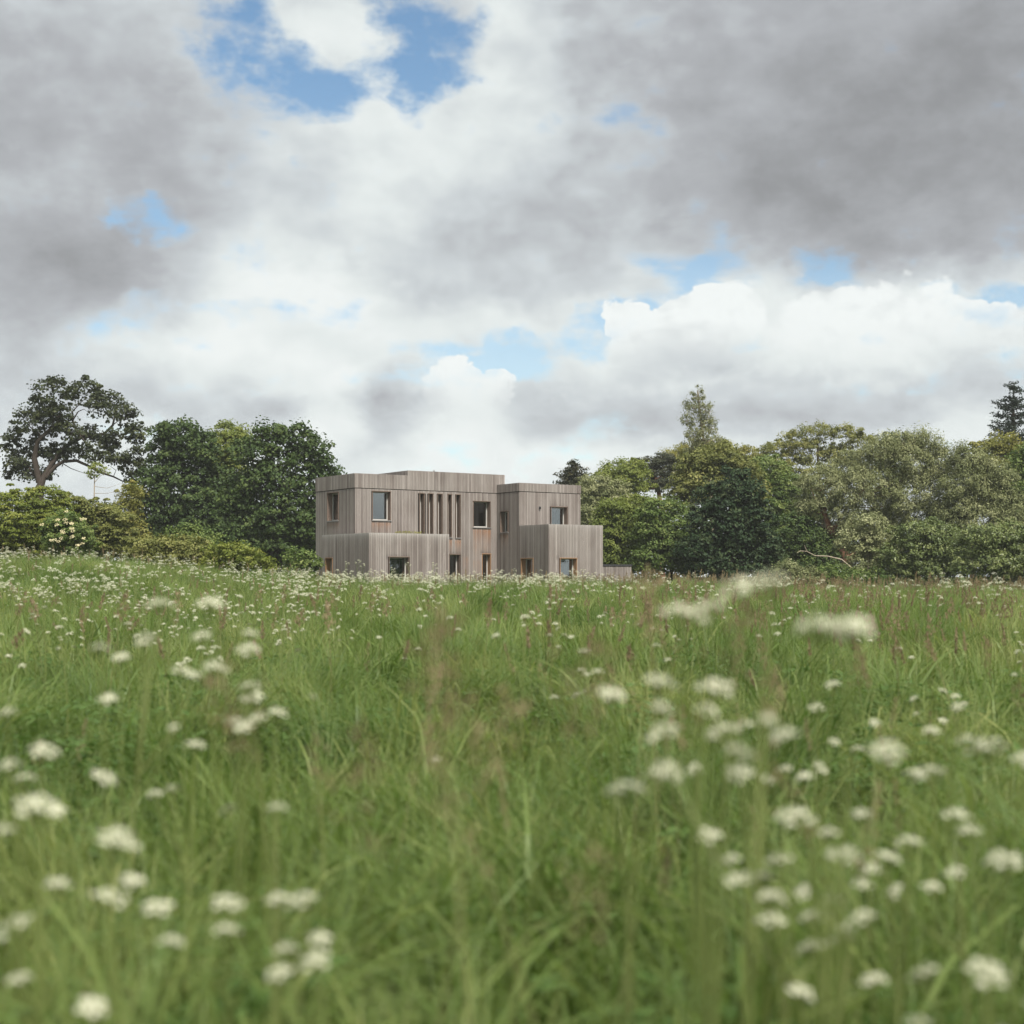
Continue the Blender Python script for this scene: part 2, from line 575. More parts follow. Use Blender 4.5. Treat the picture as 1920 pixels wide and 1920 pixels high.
def cladding(face, s0, s1, z0, z1, holes, parent, name, o0=0.012, stains_shade=(), th=0.022, silver_top=0.0):
    """boards with real gaps; each board is cut round the openings and carries its own tone"""
    V, Fc, tone, warm, stain, silver = [], [], [], [], [], []
    if face.k == 'front':                      # front boards lap over the ends of the side boards
        s0 -= o0 + th
        s1 += (o0 + th) if s1 != WING_U0 - 0.04 else 0.0
    n = max(1, int(round((s1 - s0) / PITCH)))
    pitch = (s1 - s0) / n
    for i in range(n):
        a = s0 + i * pitch + 0.006
        b = s0 + (i + 1) * pitch - 0.008
        mid = (a + b) / 2
        spans = [(z0, z1)]
        for h0, h1, ha, hb in holes:
            if b > h0 and a < h1:
                nxt = []
                for za, zb in spans:
                    if ha > za:
                        nxt.append((za, min(zb, ha)))
                    if hb < zb:
                        nxt.append((max(za, hb), zb))
                spans = [q for q in nxt if q[1] - q[0] > 0.02]
        t0 = min(1, max(0, random.gauss(0.47, 0.19)))
        po = o0 + th + random.uniform(-0.003, 0.003)
        for za, zb in spans:
            zb2 = zb + random.uniform(-0.004, 0.002)
            m = max(2, int((zb2 - za) / 0.16) + 1)
            zs = [za + (zb2 - za) * k / (m - 1) for k in range(m)]
            base = len(V)
            for z in zs:
                w, d, sv = 0.0, 0.0, 0.0
                for (u0, u1, zr, typ, amt, ln) in stains_shade:
                    if u0 - 0.03 < mid < u1 + 0.03:
                        if typ == 'warm' and z < zr + 0.01:
                            w = max(w, amt * math.exp(-(zr - z) / ln))
                        if typ == 'dark' and z > zr - 0.01:
                            d = max(d, amt * math.exp(-(z - zr) / ln))
                if silver_top:
                    sv = silver_top * math.exp(-(z1 - z) / 0.16)
                for q in (face.p(a, o0, z), face.p(a, po, z), face.p(b, po, z), face.p(b, o0, z)):
                    V.append(q)
                    tone.append(t0)
                    warm.append(w)
                    stain.append(d)
                    silver.append(sv)
            for k in range(m - 1):
                j = base + 4 * k
                for c in range(3):
                    Fc.append((j + c, j + c + 1, j + c + 5, j + c + 4))
            Fc.append((base, base + 1, base + 2, base + 3))
            j = base + 4 * (m - 1)
            Fc.append((j + 3, j + 2, j + 1, j))
    me = np_mesh(name, V, Fc, [M_CLAD], {'tone': ('POINT', tone), 'warm': ('POINT', warm), 'stain': ('POINT', stain), 'silver': ('POINT', silver)})
    o = link(bpy.data.objects.new(name, me), parent)
    o['kind'] = 'stuff'
    return o


def wall(face, s0, s1, z0, z1, holes, stains_shade=(), parapet=None, clad=True, silver_top=0.0):
    """backing wall with openings (a part) and its boards (a sub-part)"""
    us = sorted({s0, s1, *[q for h in holes for q in h[:2]]})
    zs = sorted({z0, z1, *[q for h in holes for q in h[2:4]]})
    mb = MB()
    for i in range(len(us) - 1):
        for j in range(len(zs) - 1):
            mu, mz = (us[i] + us[i + 1]) / 2, (zs[j] + zs[j + 1]) / 2
            if any(h[0] < mu < h[1] and h[2] < mz < h[3] for h in holes):
                continue
            mb.quad(face.p(us[i], 0, zs[j]), face.p(us[i + 1], 0, zs[j]), face.p(us[i + 1], 0, zs[j + 1]), face.p(us[i], 0, zs[j + 1]))
            mb.quad(face.p(us[i], -0.30, zs[j]), face.p(us[i], -0.30, zs[j + 1]), face.p(us[i + 1], -0.30, zs[j + 1]), face.p(us[i + 1], -0.30, zs[j]))
    w = mb.build('wall', M_BACK, house)
    if clad:
        zt = parapet[0] if parapet else z1
        cladding(face, s0, s1, z0, zt - (0.035 if parapet else 0.0), holes, w, 'cladding', stains_shade=stains_shade, silver_top=silver_top)
    return w


def coping(face, s0, s1, z):
    mb = MB()
    face.box(mb, s0 + 0.06, s1 - 0.06, -0.32, 0.010, z + 0.001, z + 0.004)
    return mb.build('coping', M_COPE, house)


def window(face, s0, s1, za, zb, name='window', lining=None, depth=0.24, frame_w=0.055, sill=True, side_frame=None):
    lining = lining or M_REVEAL
    e = empty(name, (0, 0, 0))
    e.parent = house
    t = 0.028
    mb = MB()
    face.box(mb, s0, s0 + t, -0.30, 0.052, za, zb)
    face.box(mb, s1 - t, s1, -0.30, 0.052, za, zb)
    face.box(mb, s0 - 0.02, s1 + 0.02, -0.298, 0.066, zb + 0.002, zb + 0.034)
    mb.build('reveal', lining, e)
    mb = MB()
    a, b, c, d = s0 + t + 0.002, s1 - t - 0.002, za + 0.02, zb - 0.002
    o0, o1 = -depth - 0.06, -depth
    face.box(mb, a, a + frame_w, o0, o1, c, d)
    face.box(mb, b - frame_w, b, o0, o1, c, d)
    face.box(mb, a + frame_w, b - frame_w, o0 + 0.002, o1 - 0.002, c, c + frame_w)
    face.box(mb, a + frame_w, b - frame_w, o0 + 0.002, o1 - 0.002, d - frame_w, d)
    mb.build('frame', M_FRAME, e)
    mb = MB()
    face.box(mb, a + frame_w - 0.01, b - frame_w + 0.01, -depth - 0.036, -depth - 0.028, c + frame_w - 0.01, d - frame_w + 0.01)
    mb.build('pane', M_GLASS, e)
    if sill:
        mb = MB()
        face.box(mb, s0 - 0.03, s1 + 0.03, -depth + 0.005, 0.085, za - 0.03, za + 0.012)
        mb.build('sill', M_SILL, e)
    return e


def H(s0, s1, za, zb):
    return (s0, s1, za, zb)


MAIN_D = 4.3
RAISE_U, END_U = 2.99, 8.77
WING_U0, WING_U1, WING_V = 8.36, 12.21, -2.09
LOW_U1, LOW_V = 11.70, -4.68
LB_U0, LB_V0, LB_U1, LB_V1 = -0.62, -2.62, 3.76, 2.35
T_MAIN, T_BAND, T_RAISE, T_WING, T_LOWR, T_LOWL = 6.46, 5.75, 6.72, 6.18, 3.98, 3.45

# main block
f_front, f_left = Face('front', 0, 0), Face('left', 0, 0)
front_w = [H(0.93, 1.98, 4.16, 5.60), H(6.85, 7.92, 3.92, 5.28)]
slits = [H(3.63, 3.92, 3.36, 5.58), H(4.16, 4.45, 3.36, 5.58), H(4.69, 4.98, 3.36, 5.58), H(5.30, 5.56, 3.36, 5.58), H(5.78, 6.07, 3.36, 5.58)]
ground_w = [H(5.38, 6.06, 0.25, 2.50), H(7.40, 7.95, 0.45, 2.54)]
st = [(0.93, 1.98, 4.12, 'warm', 0.85, 0.22), (6.85, 7.92, 3.88, 'warm', 1.0, 0.55), (6.95, 7.95, 3.0, 'warm', 0.35, 0.7), (5.30, 5.56, 3.34, 'warm', 1.0, 0.35), (5.78, 6.07, 3.34, 'warm', 1.0, 0.35),
      (6.2, 6.5, 2.3, 'warm', 0.3, 0.6), (5.38, 6.06, 2.5, 'dark', 0.7, 0.14), (7.35, 7.95, 2.54, 'dark', 0.8, 0.16), (6.9, 7.3, 2.2, 'warm', 0.35, 0.8)]
wall(f_front, 0, WING_U0 - 0.04, Z0, T_MAIN, front_w + slits + ground_w, st, parapet=(T_BAND,))
left_w = [H(1.72, 2.98, 4.18, 5.60)]
wall(f_left, 0, MAIN_D, Z0, T_MAIN, left_w, [(1.72, 2.98, 4.14, 'warm', 0.7, 0.2)], parapet=(T_BAND,))
pf = MB()
f_front.box(pf, RAISE_U, END_U, -0.30, 0.002, T_MAIN - 0.05, T_RAISE)
w = pf.build('parapet', M_BACK, house)
cladding(f_front, 0, RAISE_U, T_BAND, T_MAIN, [], w, 'cladding', o0=0.030)
cladding(f_front, RAISE_U, END_U, T_BAND, T_RAISE, [], w, 'cladding', o0=0.030)
cladding(f_left, 0, MAIN_D, T_BAND, T_MAIN, [], w, 'cladding', o0=0.030)
f_rl = Face('left', RAISE_U, 0.0)
cladding(f_rl, 0.0, MAIN_D, T_MAIN - 0.15, T_RAISE, [], w, 'cladding', o0=0.004)
wall(Face('right', END_U, 0), 0, MAIN_D, Z0, T_RAISE, [])
wall(Face('back', 0, MAIN_D), 0, END_U, Z0, T_MAIN, [])
coping(f_front, -0.05, RAISE_U, T_MAIN)
coping(f_left, 0.33, MAIN_D, T_MAIN)
coping(f_front, RAISE_U - 0.03, END_U + 0.05, T_RAISE)
coping(f_rl, 0.33, MAIN_D, T_RAISE)
coping(Face('right', END_U, 0), 0.33, MAIN_D, T_RAISE)
MB().box(0.3, RAISE_U, 0.3, MAIN_D - 0.02, T_MAIN - 0.4, T_MAIN - 0.2).build('roof', M_ROOF, house)
MB().box(RAISE_U + 0.03, END_U - 0.03, 0.31, MAIN_D - 0.02, T_MAIN - 0.38, T_RAISE - 0.18).build('roof', M_ROOF, house)
for h in front_w:
    window(f_front, *h)
for h in left_w:
    window(f_left, *h)
for h in slits:
    window(f_front, *h, name='slit_window', depth=0.26, frame_w=0.035)
d = window(f_front, *ground_w[0], name='garden_door', lining=M_REVEAL)
window(f_front, *ground_w[1], lining=M_FRESH)

# left single storey block
g_front, g_left = Face('front', LB_U0, LB_V0), Face('left', LB_U0, LB_V0)
lw = LB_U1 - LB_U0
ld = LB_V1 - LB_V0
gh = [H(1.03, 2.15, 0.35, 2.30)]
gl = [H(3.78, 4.55, 0.10, 2.28)]
wall(g_front, 0, lw, Z0, T_LOWL, gh, [(0.95, 2.2, 2.3, 'dark', 0.55, 0.1)], silver_top=0.9)
wall(g_left, 0, ld, Z0, T_LOWL, gl, [(3.7, 4.6, 2.28, 'dark', 0.45, 0.12)], silver_top=0.9)
wall(Face('right', LB_U1, LB_V0), 0, -LB_V0, Z0, T_LOWL, [], silver_top=0.9)
wall(Face('back', LB_U0, LB_V1), 0, -LB_U0, Z0, T_LOWL, [], silver_top=0.9)
coping(g_front, -0.05, lw + 0.05, T_LOWL)
coping(g_left, 0.33, ld, T_LOWL)
coping(Face('right', LB_U1, LB_V0), 0.33, -LB_V0 - 0.06, T_LOWL)
MB().box(LB_U0 + 0.3, LB_U1 - 0.3, LB_V0 + 0.3, -0.06, T_LOWL - 0.35, T_LOWL - 0.12).build('roof', M_ROOF, house)
MB().box(LB_U0 + 0.301, -0.06, -0.05, LB_V1 - 0.02, T_LOWL - 0.352, T_LOWL - 0.122).build('roof', M_ROOF, house)
window(g_front, *gh[0], lining=M_REVEAL)
window(g_left, *gl[0], lining=M_FRESH)

# right wing and its low front block
w_left, w_front = Face('left', WING_U0, LOW_V), Face('front', WING_U0, WING_V)
wl = WING_V - LOW_V                              # length of the low block along this wall
wl_h = [H(-LOW_V - 1.10, -LOW_V - 0.36, 3.66, 4.76)]
lo_h = [H(-LOW_V - 3.38, -LOW_V - 2.28, 0.55, 2.28)]
wall(w_left, wl, -LOW_V, Z0, T_WING, wl_h, [(wl_h[0][0], wl_h[0][1], 3.63, 'warm', 0.8, 0.3), (wl_h[0][0] - .02, wl_h[0][1] + .05, 4.76, 'dark', 0.5, 0.4)], parapet=(T_BAND,))
wf_h = [H(1.95, 3.02, 3.85, 5.0)]
wall(w_front, 0, WING_U1 - WING_U0, Z0, T_WING, wf_h, [(1.9, 3.05, 5.0, 'dark', 0.4, 0.1)], parapet=(T_BAND,))
wp = MB()
w_front.box(wp, 0.31, WING_U1 - WING_U0, -0.28, -0.02, T_WING - 0.3, T_WING - 0.004)
w = wp.build('parapet', M_BACK, house)
cladding(w_left, wl, -LOW_V - 0.06, T_BAND, T_WING, [], w, 'cladding', o0=0.030)
cladding(w_front, 0, WING_U1 - WING_U0, T_BAND, T_WING, [], w, 'cladding', o0=0.030)
wall(Face('right', WING_U1, WING_V), 0, 4.4, Z0, T_WING, [])
wall(Face('back', END_U + 0.05, WING_V + 4.4), 0, WING_U1 - END_U - 0.05, Z0, T_WING, [])
coping(w_front, -0.05, WING_U1 - WING_U0 + 0.05, T_WING)
coping(w_left, wl + 0.33, -LOW_V - 0.06, T_WING)
coping(Face('right', WING_U1, WING_V), 0.33, 4.35, T_WING)
MB().box(WING_U0 + 0.3, WING_U1 - 0.3, WING_V + 0.3, -0.06, T_WING - 0.35, T_WING - 0.15).build('roof', M_ROOF, house)
MB().box(END_U + 0.07, WING_U1 - 0.3, -0.058, 2.2, T_WING - 0.352, T_WING - 0.152).build('roof', M_ROOF, house)
for h in wl_h:
    window(w_left, *h)
for h in wf_h:
    window(w_front, *h)
l_front = Face('front', WING_U0, LOW_V)
lf_h = [H(0.66, 1.72, 0.72, 2.28)]
wall(w_left, 0, wl - 0.004, Z0, T_LOWR, lo_h, [(lo_h[0][0], lo_h[0][1], 2.3, 'dark', 0.6, 0.2), (lo_h[0][0] + 0.28, lo_h[0][0] + 0.34, 2.3, 'dark', 0.8, 1.4)], silver_top=0.25)  # the narrow tall streak is a board's shadow line painted into the colour
wall(l_front, 0, LOW_U1 - WING_U0, Z0, T_LOWR, lf_h, [(0.5, 1.8, 2.3, 'dark', 0.45, 0.12)], silver_top=0.55)
wall(Face('right', LOW_U1, LOW_V), 0, wl, Z0, T_LOWR, [], silver_top=0.5)
coping(l_front, -0.05, LOW_U1 - WING_U0 + 0.05, T_LOWR)
coping(w_left, 0.33, wl - 0.06, T_LOWR)
coping(Face('right', LOW_U1, LOW_V), 0.33, wl - 0.06, T_LOWR)
MB().box(WING_U0 + 0.3, LOW_U1 - 0.3, LOW_V + 0.3, WING_V - 0.06, T_LOWR - 0.35, T_LOWR - 0.15).build('roof', M_ROOF, house)
window(w_left, *lo_h[0], lining=M_FRESH)
window(l_front, *lf_h[0], lining=M_FRESH)

# rooms: pale floors and partitions that the windows look in on
rm = MB()
rm.box(0.32, END_U - 0.32, 0.32, MAIN_D - 0.32, 3.05, 3.2)
rm.box(LB_U0 + 0.32, LB_U1 - 0.32, LB_V0 + 0.32, -0.32, -0.1, 0.05)
rm.box(WING_U0 + 0.32, WING_U1 - 0.32, LOW_V + 0.32, 1.9, -0.1, 0.05)
rm.box(0.32, END_U - 0.32, 0.32, MAIN_D - 0.32, -0.1, 0.05)
rm.build('floor', M_ROOM, house)
rm = MB()
rm.box(0.32, END_U - 0.32, 2.9, 3.0, 0.06, 6.0)
rm.box(2.6, 2.7, 0.32, 2.89, 0.06, 6.0)
rm.box(WING_U0 + 0.32, WING_U1 - 0.32, -0.3, -0.2, 0.06, 5.7)
rm.build('partition', M_ROOM, house)

# small fittings
lamp = MB()
w_front.box(lamp, 1.19, 1.27, 0.036, 0.10, 4.86, 4.99)
w_front.box(lamp, 1.21, 1.25, 0.10, 0.15, 4.88, 4.95)
lamp.build('wall_lamp', M_DARK, house)
vent = MB()
vent.tube([(5.05, 0.9, 6.5), (5.05, 0.9, 6.82)], [0.03, 0.03], 8)
vent.tube([(5.05, 0.9, 6.82), (5.05, 0.9, 6.86)], [0.055, 0.05], 8)
vent.build('roof_vent', M_SILL, house)

# stonecrop on the low roof, showing over its edge
q_ = np.random.default_rng(3)
n_ = 420
C_ = np.stack([q_.uniform(1.35, 2.75, n_), LB_V0 + 0.45 + q_.random(n_) * 0.9, T_LOWL - 0.1 + q_.random(n_) * 0.24], 1)
me_ = np_mesh('stonecrop', leaf_quads(C_, q_.normal(0, 1, (n_, 3)) * np.array([1, 1, 0.4]), q_.uniform(0.05, 0.1, n_), q_.uniform(0.02, 0.04, n_), q_, -1.5),
              np.arange(n_ * 4).reshape(n_, 4), [plain_mat('stonecrop', (0.20, 0.19, 0.05), 0.8, 0.1, vary=0.3)])
link(bpy.data.objects.new('stonecrop', me_), house)['kind'] = 'stuff'

# store beside the house
SP = P(1112, HZ, 77.0)
shed = empty('garden_store', (SP.x, SP.y, 0), math.radians(12))
tag(shed, 'low timber boarded store with dark flat roof at right end of house', 'store')
sf = Face('front', 0, 0)
_h = house
house = shed
wall(sf, 0, 2.12, Z0, 1.93, [H(0.40, 0.98, 0.75, 1.30)], [])
wall(Face('left', 0, 0), 0, 1.8, Z0, 1.93, [])
wall(Face('right', 2.12, 0), 0, 1.8, Z0, 1.93, [])
wall(Face('back', 0, 1.8), 0, 2.12, Z0, 1.93, [])
MB().box(-0.07, 2.19, -0.07, 1.87, 1.936, 2.03).build('roof', M_DARK, shed)
window(sf, 0.40, 0.98, 0.75, 1.30)
house = _h

# ------------------------------------------------------------------ trees and shrubs
def crown_mesh(name, clumps, total, leaf, mat, rng, lobe=0.55, spread=0.5, droop=0.0, fill=0.16, shell=0.72, flat=0.95, bottom=0.35, tone_mid=0.5, lean=0.0):
    """clumps: (cx, cy, cz, rx, ry, rz) local metres. Leaves sit on many small lobes spread over each clump."""
    Cs, Ns, Ts, lobes = [], [], [], []
    wsum = sum((c[3] * c[5]) ** 1.0 for c in clumps)
    for cx, cy, cz, rx, ry, rz in clumps:
        share = total * (rx * rz) / wsum
        area = 4 * math.pi * ((rx * rz + rx * ry + ry * rz) / 3)
        nl = max(5, int(area / (lobe * lobe * 1.7)))
        D = unit(nl * 2, rng)
        keep = (D[:, 2] > -bottom) | (rng.random(nl * 2) < 0.35)
        D = D[keep][:nl]
        nl = len(D)
        R = np.array([rx, ry, rz])
        out = rng.random(nl) < 0.16
        lc = np.array([cx, cy, cz]) + D * R * np.where(out[:, None], rng.uniform(1.02, 1.26, (nl, 1)), rng.uniform(shell, 1.02, (nl, 1)))
        lobes.append(lc)
        lr = lobe * np.where(out, rng.uniform(0.35, 0.6, nl), rng.uniform(0.5, 1.5, nl))
        lt = np.clip(rng.normal(tone_mid, 0.17, nl), 0, 1)
        m = max(4, int(share * (1 - fill) / nl))
        idx = np.repeat(np.arange(nl), m)
        q = unit(len(idx), rng)
        q[:, 2] = np.where(q[:, 2] < -0.2, -q[:, 2] * 0.8, q[:, 2])
        rad = lr[idx] * rng.random(len(idx)) ** spread
        C = lc[idx] + q * rad[:, None] * np.array([1.0, 1.0, flat])
        N = q * 0.6 + D[idx] * 0.35 + np.array([0, 0, 0.38]) + unit(len(idx), rng) * 0.85
        Cs.append(C)
        Ns.append(N)
        Ts.append(np.clip(lt[idx] + rng.normal(0, 0.14, len(idx)), 0, 1))
        k = int(share * fill)
        if k > 0:
            q = unit(k, rng)
            C = np.array([cx, cy, cz]) + q * R * (rng.random((k, 1)) ** 0.45) * 0.86
            Cs.append(C)
            Ns.append(q + unit(k, rng) + np.array([0, 0, 0.4]))
            Ts.append(np.clip(rng.normal(tone_mid - 0.1, 0.15, k), 0, 1))  # inner leaves toned darker: shade of the crown gaps put into colour
    C, N, T = np.concatenate(Cs), np.concatenate(Ns), np.concatenate(Ts)
    n = len(C)
    L = leaf[0] * rng.uniform(0.65, 1.3, n)
    W = leaf[1] * rng.uniform(0.65, 1.3, n)
    V = leaf_quads(C, N, L, W, rng, droop)
    Fc = np.arange(n * 4).reshape(n, 4)
    me = np_mesh(name, V, Fc, [mat], {'tone': ('FACE', T)})
    return me, lobes


def jitter_line(a, b, n, amt, rng):
    a, b = np.array(a, float), np.array(b, float)
    pts = [a + (b - a) * k / n for k in range(n + 1)]
    for k in range(1, n):
        pts[k] = pts[k] + rng.normal(0, amt, 3)
    return pts


SEED = [100]


def tree(name, label, Y, base_px, clumps, mat, leaf=(0.24, 0.15), dens=1.0, trunk=None, trunk_r=0.18, bark=None, twig=True, cat='tree',
         group=None, limbs=(), depth=0.85, **kw):
    """a tree or shrub from its clumps as seen at depth Y: (px, py, rx, ry[, offset in depth]) in photograph pixels"""
    SEED[0] += 1
    rng = np.random.default_rng(SEED[0])
    bark = bark or M_BARK
    k = Y / F
    bx = (base_px - CX) * k
    bz = float(ground_z(bx, Y))
    e = empty(name, (bx, Y, bz))
    tag(e, label, cat, group)
    loc = []
    area = 0.0
    for c in clumps:
        px, py, rx, ry = c[:4]
        dyo = c[4] if len(c) > 4 else 0.0
        X, Z = (px - CX) * k - bx, EYE + (HZ - py) * k - bz
        RX, RZ = rx * k, ry * k
        loc.append((X, dyo, Z, RX, max(0.5, min(RX, RZ) * 0.5 + max(RX, RZ) * 0.5) * depth, RZ))
        area += RX * RZ
    leaf = (leaf[0] * 0.87, leaf[1] * 0.87)
    total = int(dens * 1250 * area * (0.24 * 0.15) / (leaf[0] * leaf[1]))
    me, lobes = crown_mesh('crown', loc, total, leaf, mat, rng, **kw)
    cr = link(bpy.data.objects.new('crown', me), e)
    cr['kind'] = 'stuff'
    # trunk
    top = loc[0] if trunk is None else None
    if trunk is None:
        zc = max(0.6, sum(q[2] for q in loc) / len(loc))
        xc = sum(q[0] for q in loc) / len(loc)
        pts = jitter_line((0, 0, -0.2), (xc * 0.8, 0.1, zc * 1.1), 5, trunk_r * 0.7, rng)
    else:
        pts = [np.array(((px - CX) * k - bx, 0.0, EYE + (HZ - py) * k - bz)) for px, py in trunk]
        pts = [np.array((pts[0][0], 0, -0.2))] + pts
    rr = [trunk_r * (1 - 0.72 * i / (len(pts) - 1)) for i in range(len(pts))]
    rr[0] *= 1.25
    MB().tube(pts, rr, 9).build('trunk', bark, e, True)
    # limbs to every clump and twigs to its lobes
    mb = MB()
    att = [(p_, r_) for p_, r_ in zip(pts, rr)]
    for poly, r0, dep in limbs:
        lp = [np.array(((px - CX) * k - bx, dep * (i / max(1, len(poly) - 1)), EYE + (HZ - py) * k - bz)) for i, (px, py) in enumerate(poly)]
        lr_ = [r0 * (1 - 0.7 * i / (len(lp) - 1)) for i in range(len(lp))]
        mb.tube(lp, lr_, 7)
        att += list(zip(lp, lr_))
    if twig:
        for q, lc in zip(loc, lobes):
            c = np.array(q[:3])
            j = min(range(len(att)), key=lambda i: np.linalg.norm(att[i][0] - c) + max(0, att[i][0][2] - c[2]) * 3)
            lp = jitter_line(att[j][0], c, 3, 0.16, rng)
            r = max(0.02, att[j][1] * 0.45)
            mb.tube(lp, [r, r * 0.8, r * 0.6, r * 0.4], 5)
            sel = rng.permutation(len(lc))[:min(len(lc), 16)]
            for s_ in sel:
                tp = jitter_line(c, lc[s_], 3, 0.08, rng)
                mb.tube(tp, [r * 0.34, r * 0.26, r * 0.18, r * 0.08], 4)
    if mb.v:
        mb.build('branches', bark, e, True)['kind'] = 'stuff'
    return e


def conifer(name, label, Y, base_px, top_py, half_px, low_py, mat, bark=None, whorls=16, droop=0.25, leaf=(0.26, 0.05), dens=1.0, sparse=0.0):
    """tiered conifer: whorls of boughs set with needle sprays"""
    SEED[0] += 1
    rng = np.random.default_rng(SEED[0])
    k = Y / F
    bx = (base_px - CX) * k
    bz = float(ground_z(bx, Y))
    e = empty(name, (bx, Y, bz))
    tag(e, label, 'tree')
    zt = EYE + (HZ - top_py) * k - bz
    zl = EYE + (HZ - low_py) * k - bz
    rad = half_px * k
    MB().tube([(0, 0, -0.2), (0.03, 0, zt * 0.5), (0, 0.02, zt)], [rad * 0.09 + 0.05, rad * 0.06 + 0.03, 0.012], 8).build('trunk', bark or M_BARK, e, True)
    mb = MB()
    Cs, Ns = [], []
    for i in range(whorls):
        f = (i + 0.3) / whorls
        z = zl + (zt - zl) * f
        R = rad * (1 - f) ** 0.85 * rng.uniform(0.8, 1.15) + 0.06
        nb = rng.integers(6, 9)
        a0 = rng.random() * 6.28
        z0_ = z
        for b in range(nb):
            z = z0_ + rng.normal(0, (zt - zl) / whorls * 0.55)
            if rng.random() < sparse:
                continue
            a = a0 + 6.283 * b / nb + rng.normal(0, 0.2)
            r = R * rng.uniform(0.55, 1.25)
            tip = np.array((math.cos(a) * r, math.sin(a) * r, z - droop * r + 0.12 * r))
            mid = np.array((math.cos(a) * r * 0.5, math.sin(a) * r * 0.5, z - droop * r * 0.8))
            root = np.array((0, 0, z))
            mb.tube([root, mid, tip], [0.035, 0.02, 0.006], 4)
            n = int(60 * dens * max(0.3, r))
            t = rng.random(n) ** 0.7
            Q = np.where(t[:, None] < 0.5, root + (mid - root) * (t[:, None] * 2), mid + (tip - mid) * (t[:, None] * 2 - 1))
            sp = 0.24 * (1.15 - t[:, None]) + 0.09
            Q = Q + rng.normal(0, 1, (n, 3)) * sp * np.array([1, 1, 0.45]) * min(1.0, r + 0.3)
            Cs.append(Q)
            Ns.append(rng.normal(0, 1, (n, 3)) * 0.6 + np.array([0, 0, 0.8]))
    C, N = np.concatenate(Cs), np.concatenate(Ns)
    n = len(C)
    V = leaf_quads(C, N, leaf[0] * rng.uniform(0.6, 1.3, n), leaf[1] * rng.uniform(0.7, 1.4, n), rng, 0.1)
    me = np_mesh('crown', V, np.arange(n * 4).reshape(n, 4), [mat], {'tone': ('FACE', np.clip(rng.normal(0.45, 0.2, n), 0, 1))})
    cr = link(bpy.data.objects.new('crown', me), e)
    cr['kind'] = 'stuff'
    mb.build('branches', bark or M_BARK, e, True)['kind'] = 'stuff'
    return e


L_OAK = leaf_mat('oak_leaf', (0.021, 0.029, 0.009), (0.039, 0.051, 0.017), (0.078, 0.088, 0.029), 0.25)
L_DARK = leaf_mat('sycamore_leaf', (0.029, 0.051, 0.013), (0.052, 0.086, 0.023), (0.108, 0.144, 0.038), 0.28)
L_LIME = leaf_mat('lime_leaf', (0.105, 0.138, 0.027), (0.179, 0.214, 0.048), (0.283, 0.304, 0.087), 0.4)
L_HEDGE = leaf_mat('hedge_leaf', (0.086, 0.115, 0.018), (0.165, 0.199, 0.036), (0.288, 0.288, 0.071), 0.35)
L_OLIVE = leaf_mat('olive_leaf', (0.081, 0.099, 0.025), (0.170, 0.184, 0.051), (0.302, 0.290, 0.100), 0.35)
L_WILLOW = leaf_mat('willow_leaf', (0.106, 0.126, 0.050), (0.218, 0.234, 0.105), (0.392, 0.395, 0.219), 0.3)
L_MID = leaf_mat('shrub_leaf', (0.054, 0.091, 0.019), (0.117, 0.167, 0.041), (0.238, 0.275, 0.084), 0.32)
L_SHRUB = leaf_mat('glossy_shrub_leaf', (0.056, 0.084, 0.022), (0.119, 0.154, 0.045), (0.253, 0.281, 0.104), 0.25, 0.42, 0.4)
L_GOLD = leaf_mat('golden_leaf', (0.126, 0.133, 0.029), (0.215, 0.213, 0.051), (0.359, 0.316, 0.101), 0.4)
L_IVY = leaf_mat('ivy_leaf', (0.015, 0.030, 0.012), (0.027, 0.051, 0.020), (0.073, 0.091, 0.034), 0.18, 0.6, 0.2)
L_BIRCH = leaf_mat('birch_leaf', (0.12, 0.135, 0.058), (0.21, 0.222, 0.105), (0.32, 0.32, 0.18), 0.4)
L_PINE = leaf_mat('pine_needle', (0.030, 0.038, 0.020), (0.055, 0.062, 0.034), (0.10, 0.10, 0.058), 0.15)
L_SPRUCE = leaf_mat('spruce_needle', (0.022, 0.030, 0.016), (0.048, 0.052, 0.026), (0.11, 0.088, 0.04), 0.12)
L_FIR = leaf_mat('fir_needle', (0.012, 0.022, 0.016), (0.026, 0.040, 0.028), (0.052, 0.070, 0.048), 0.1)

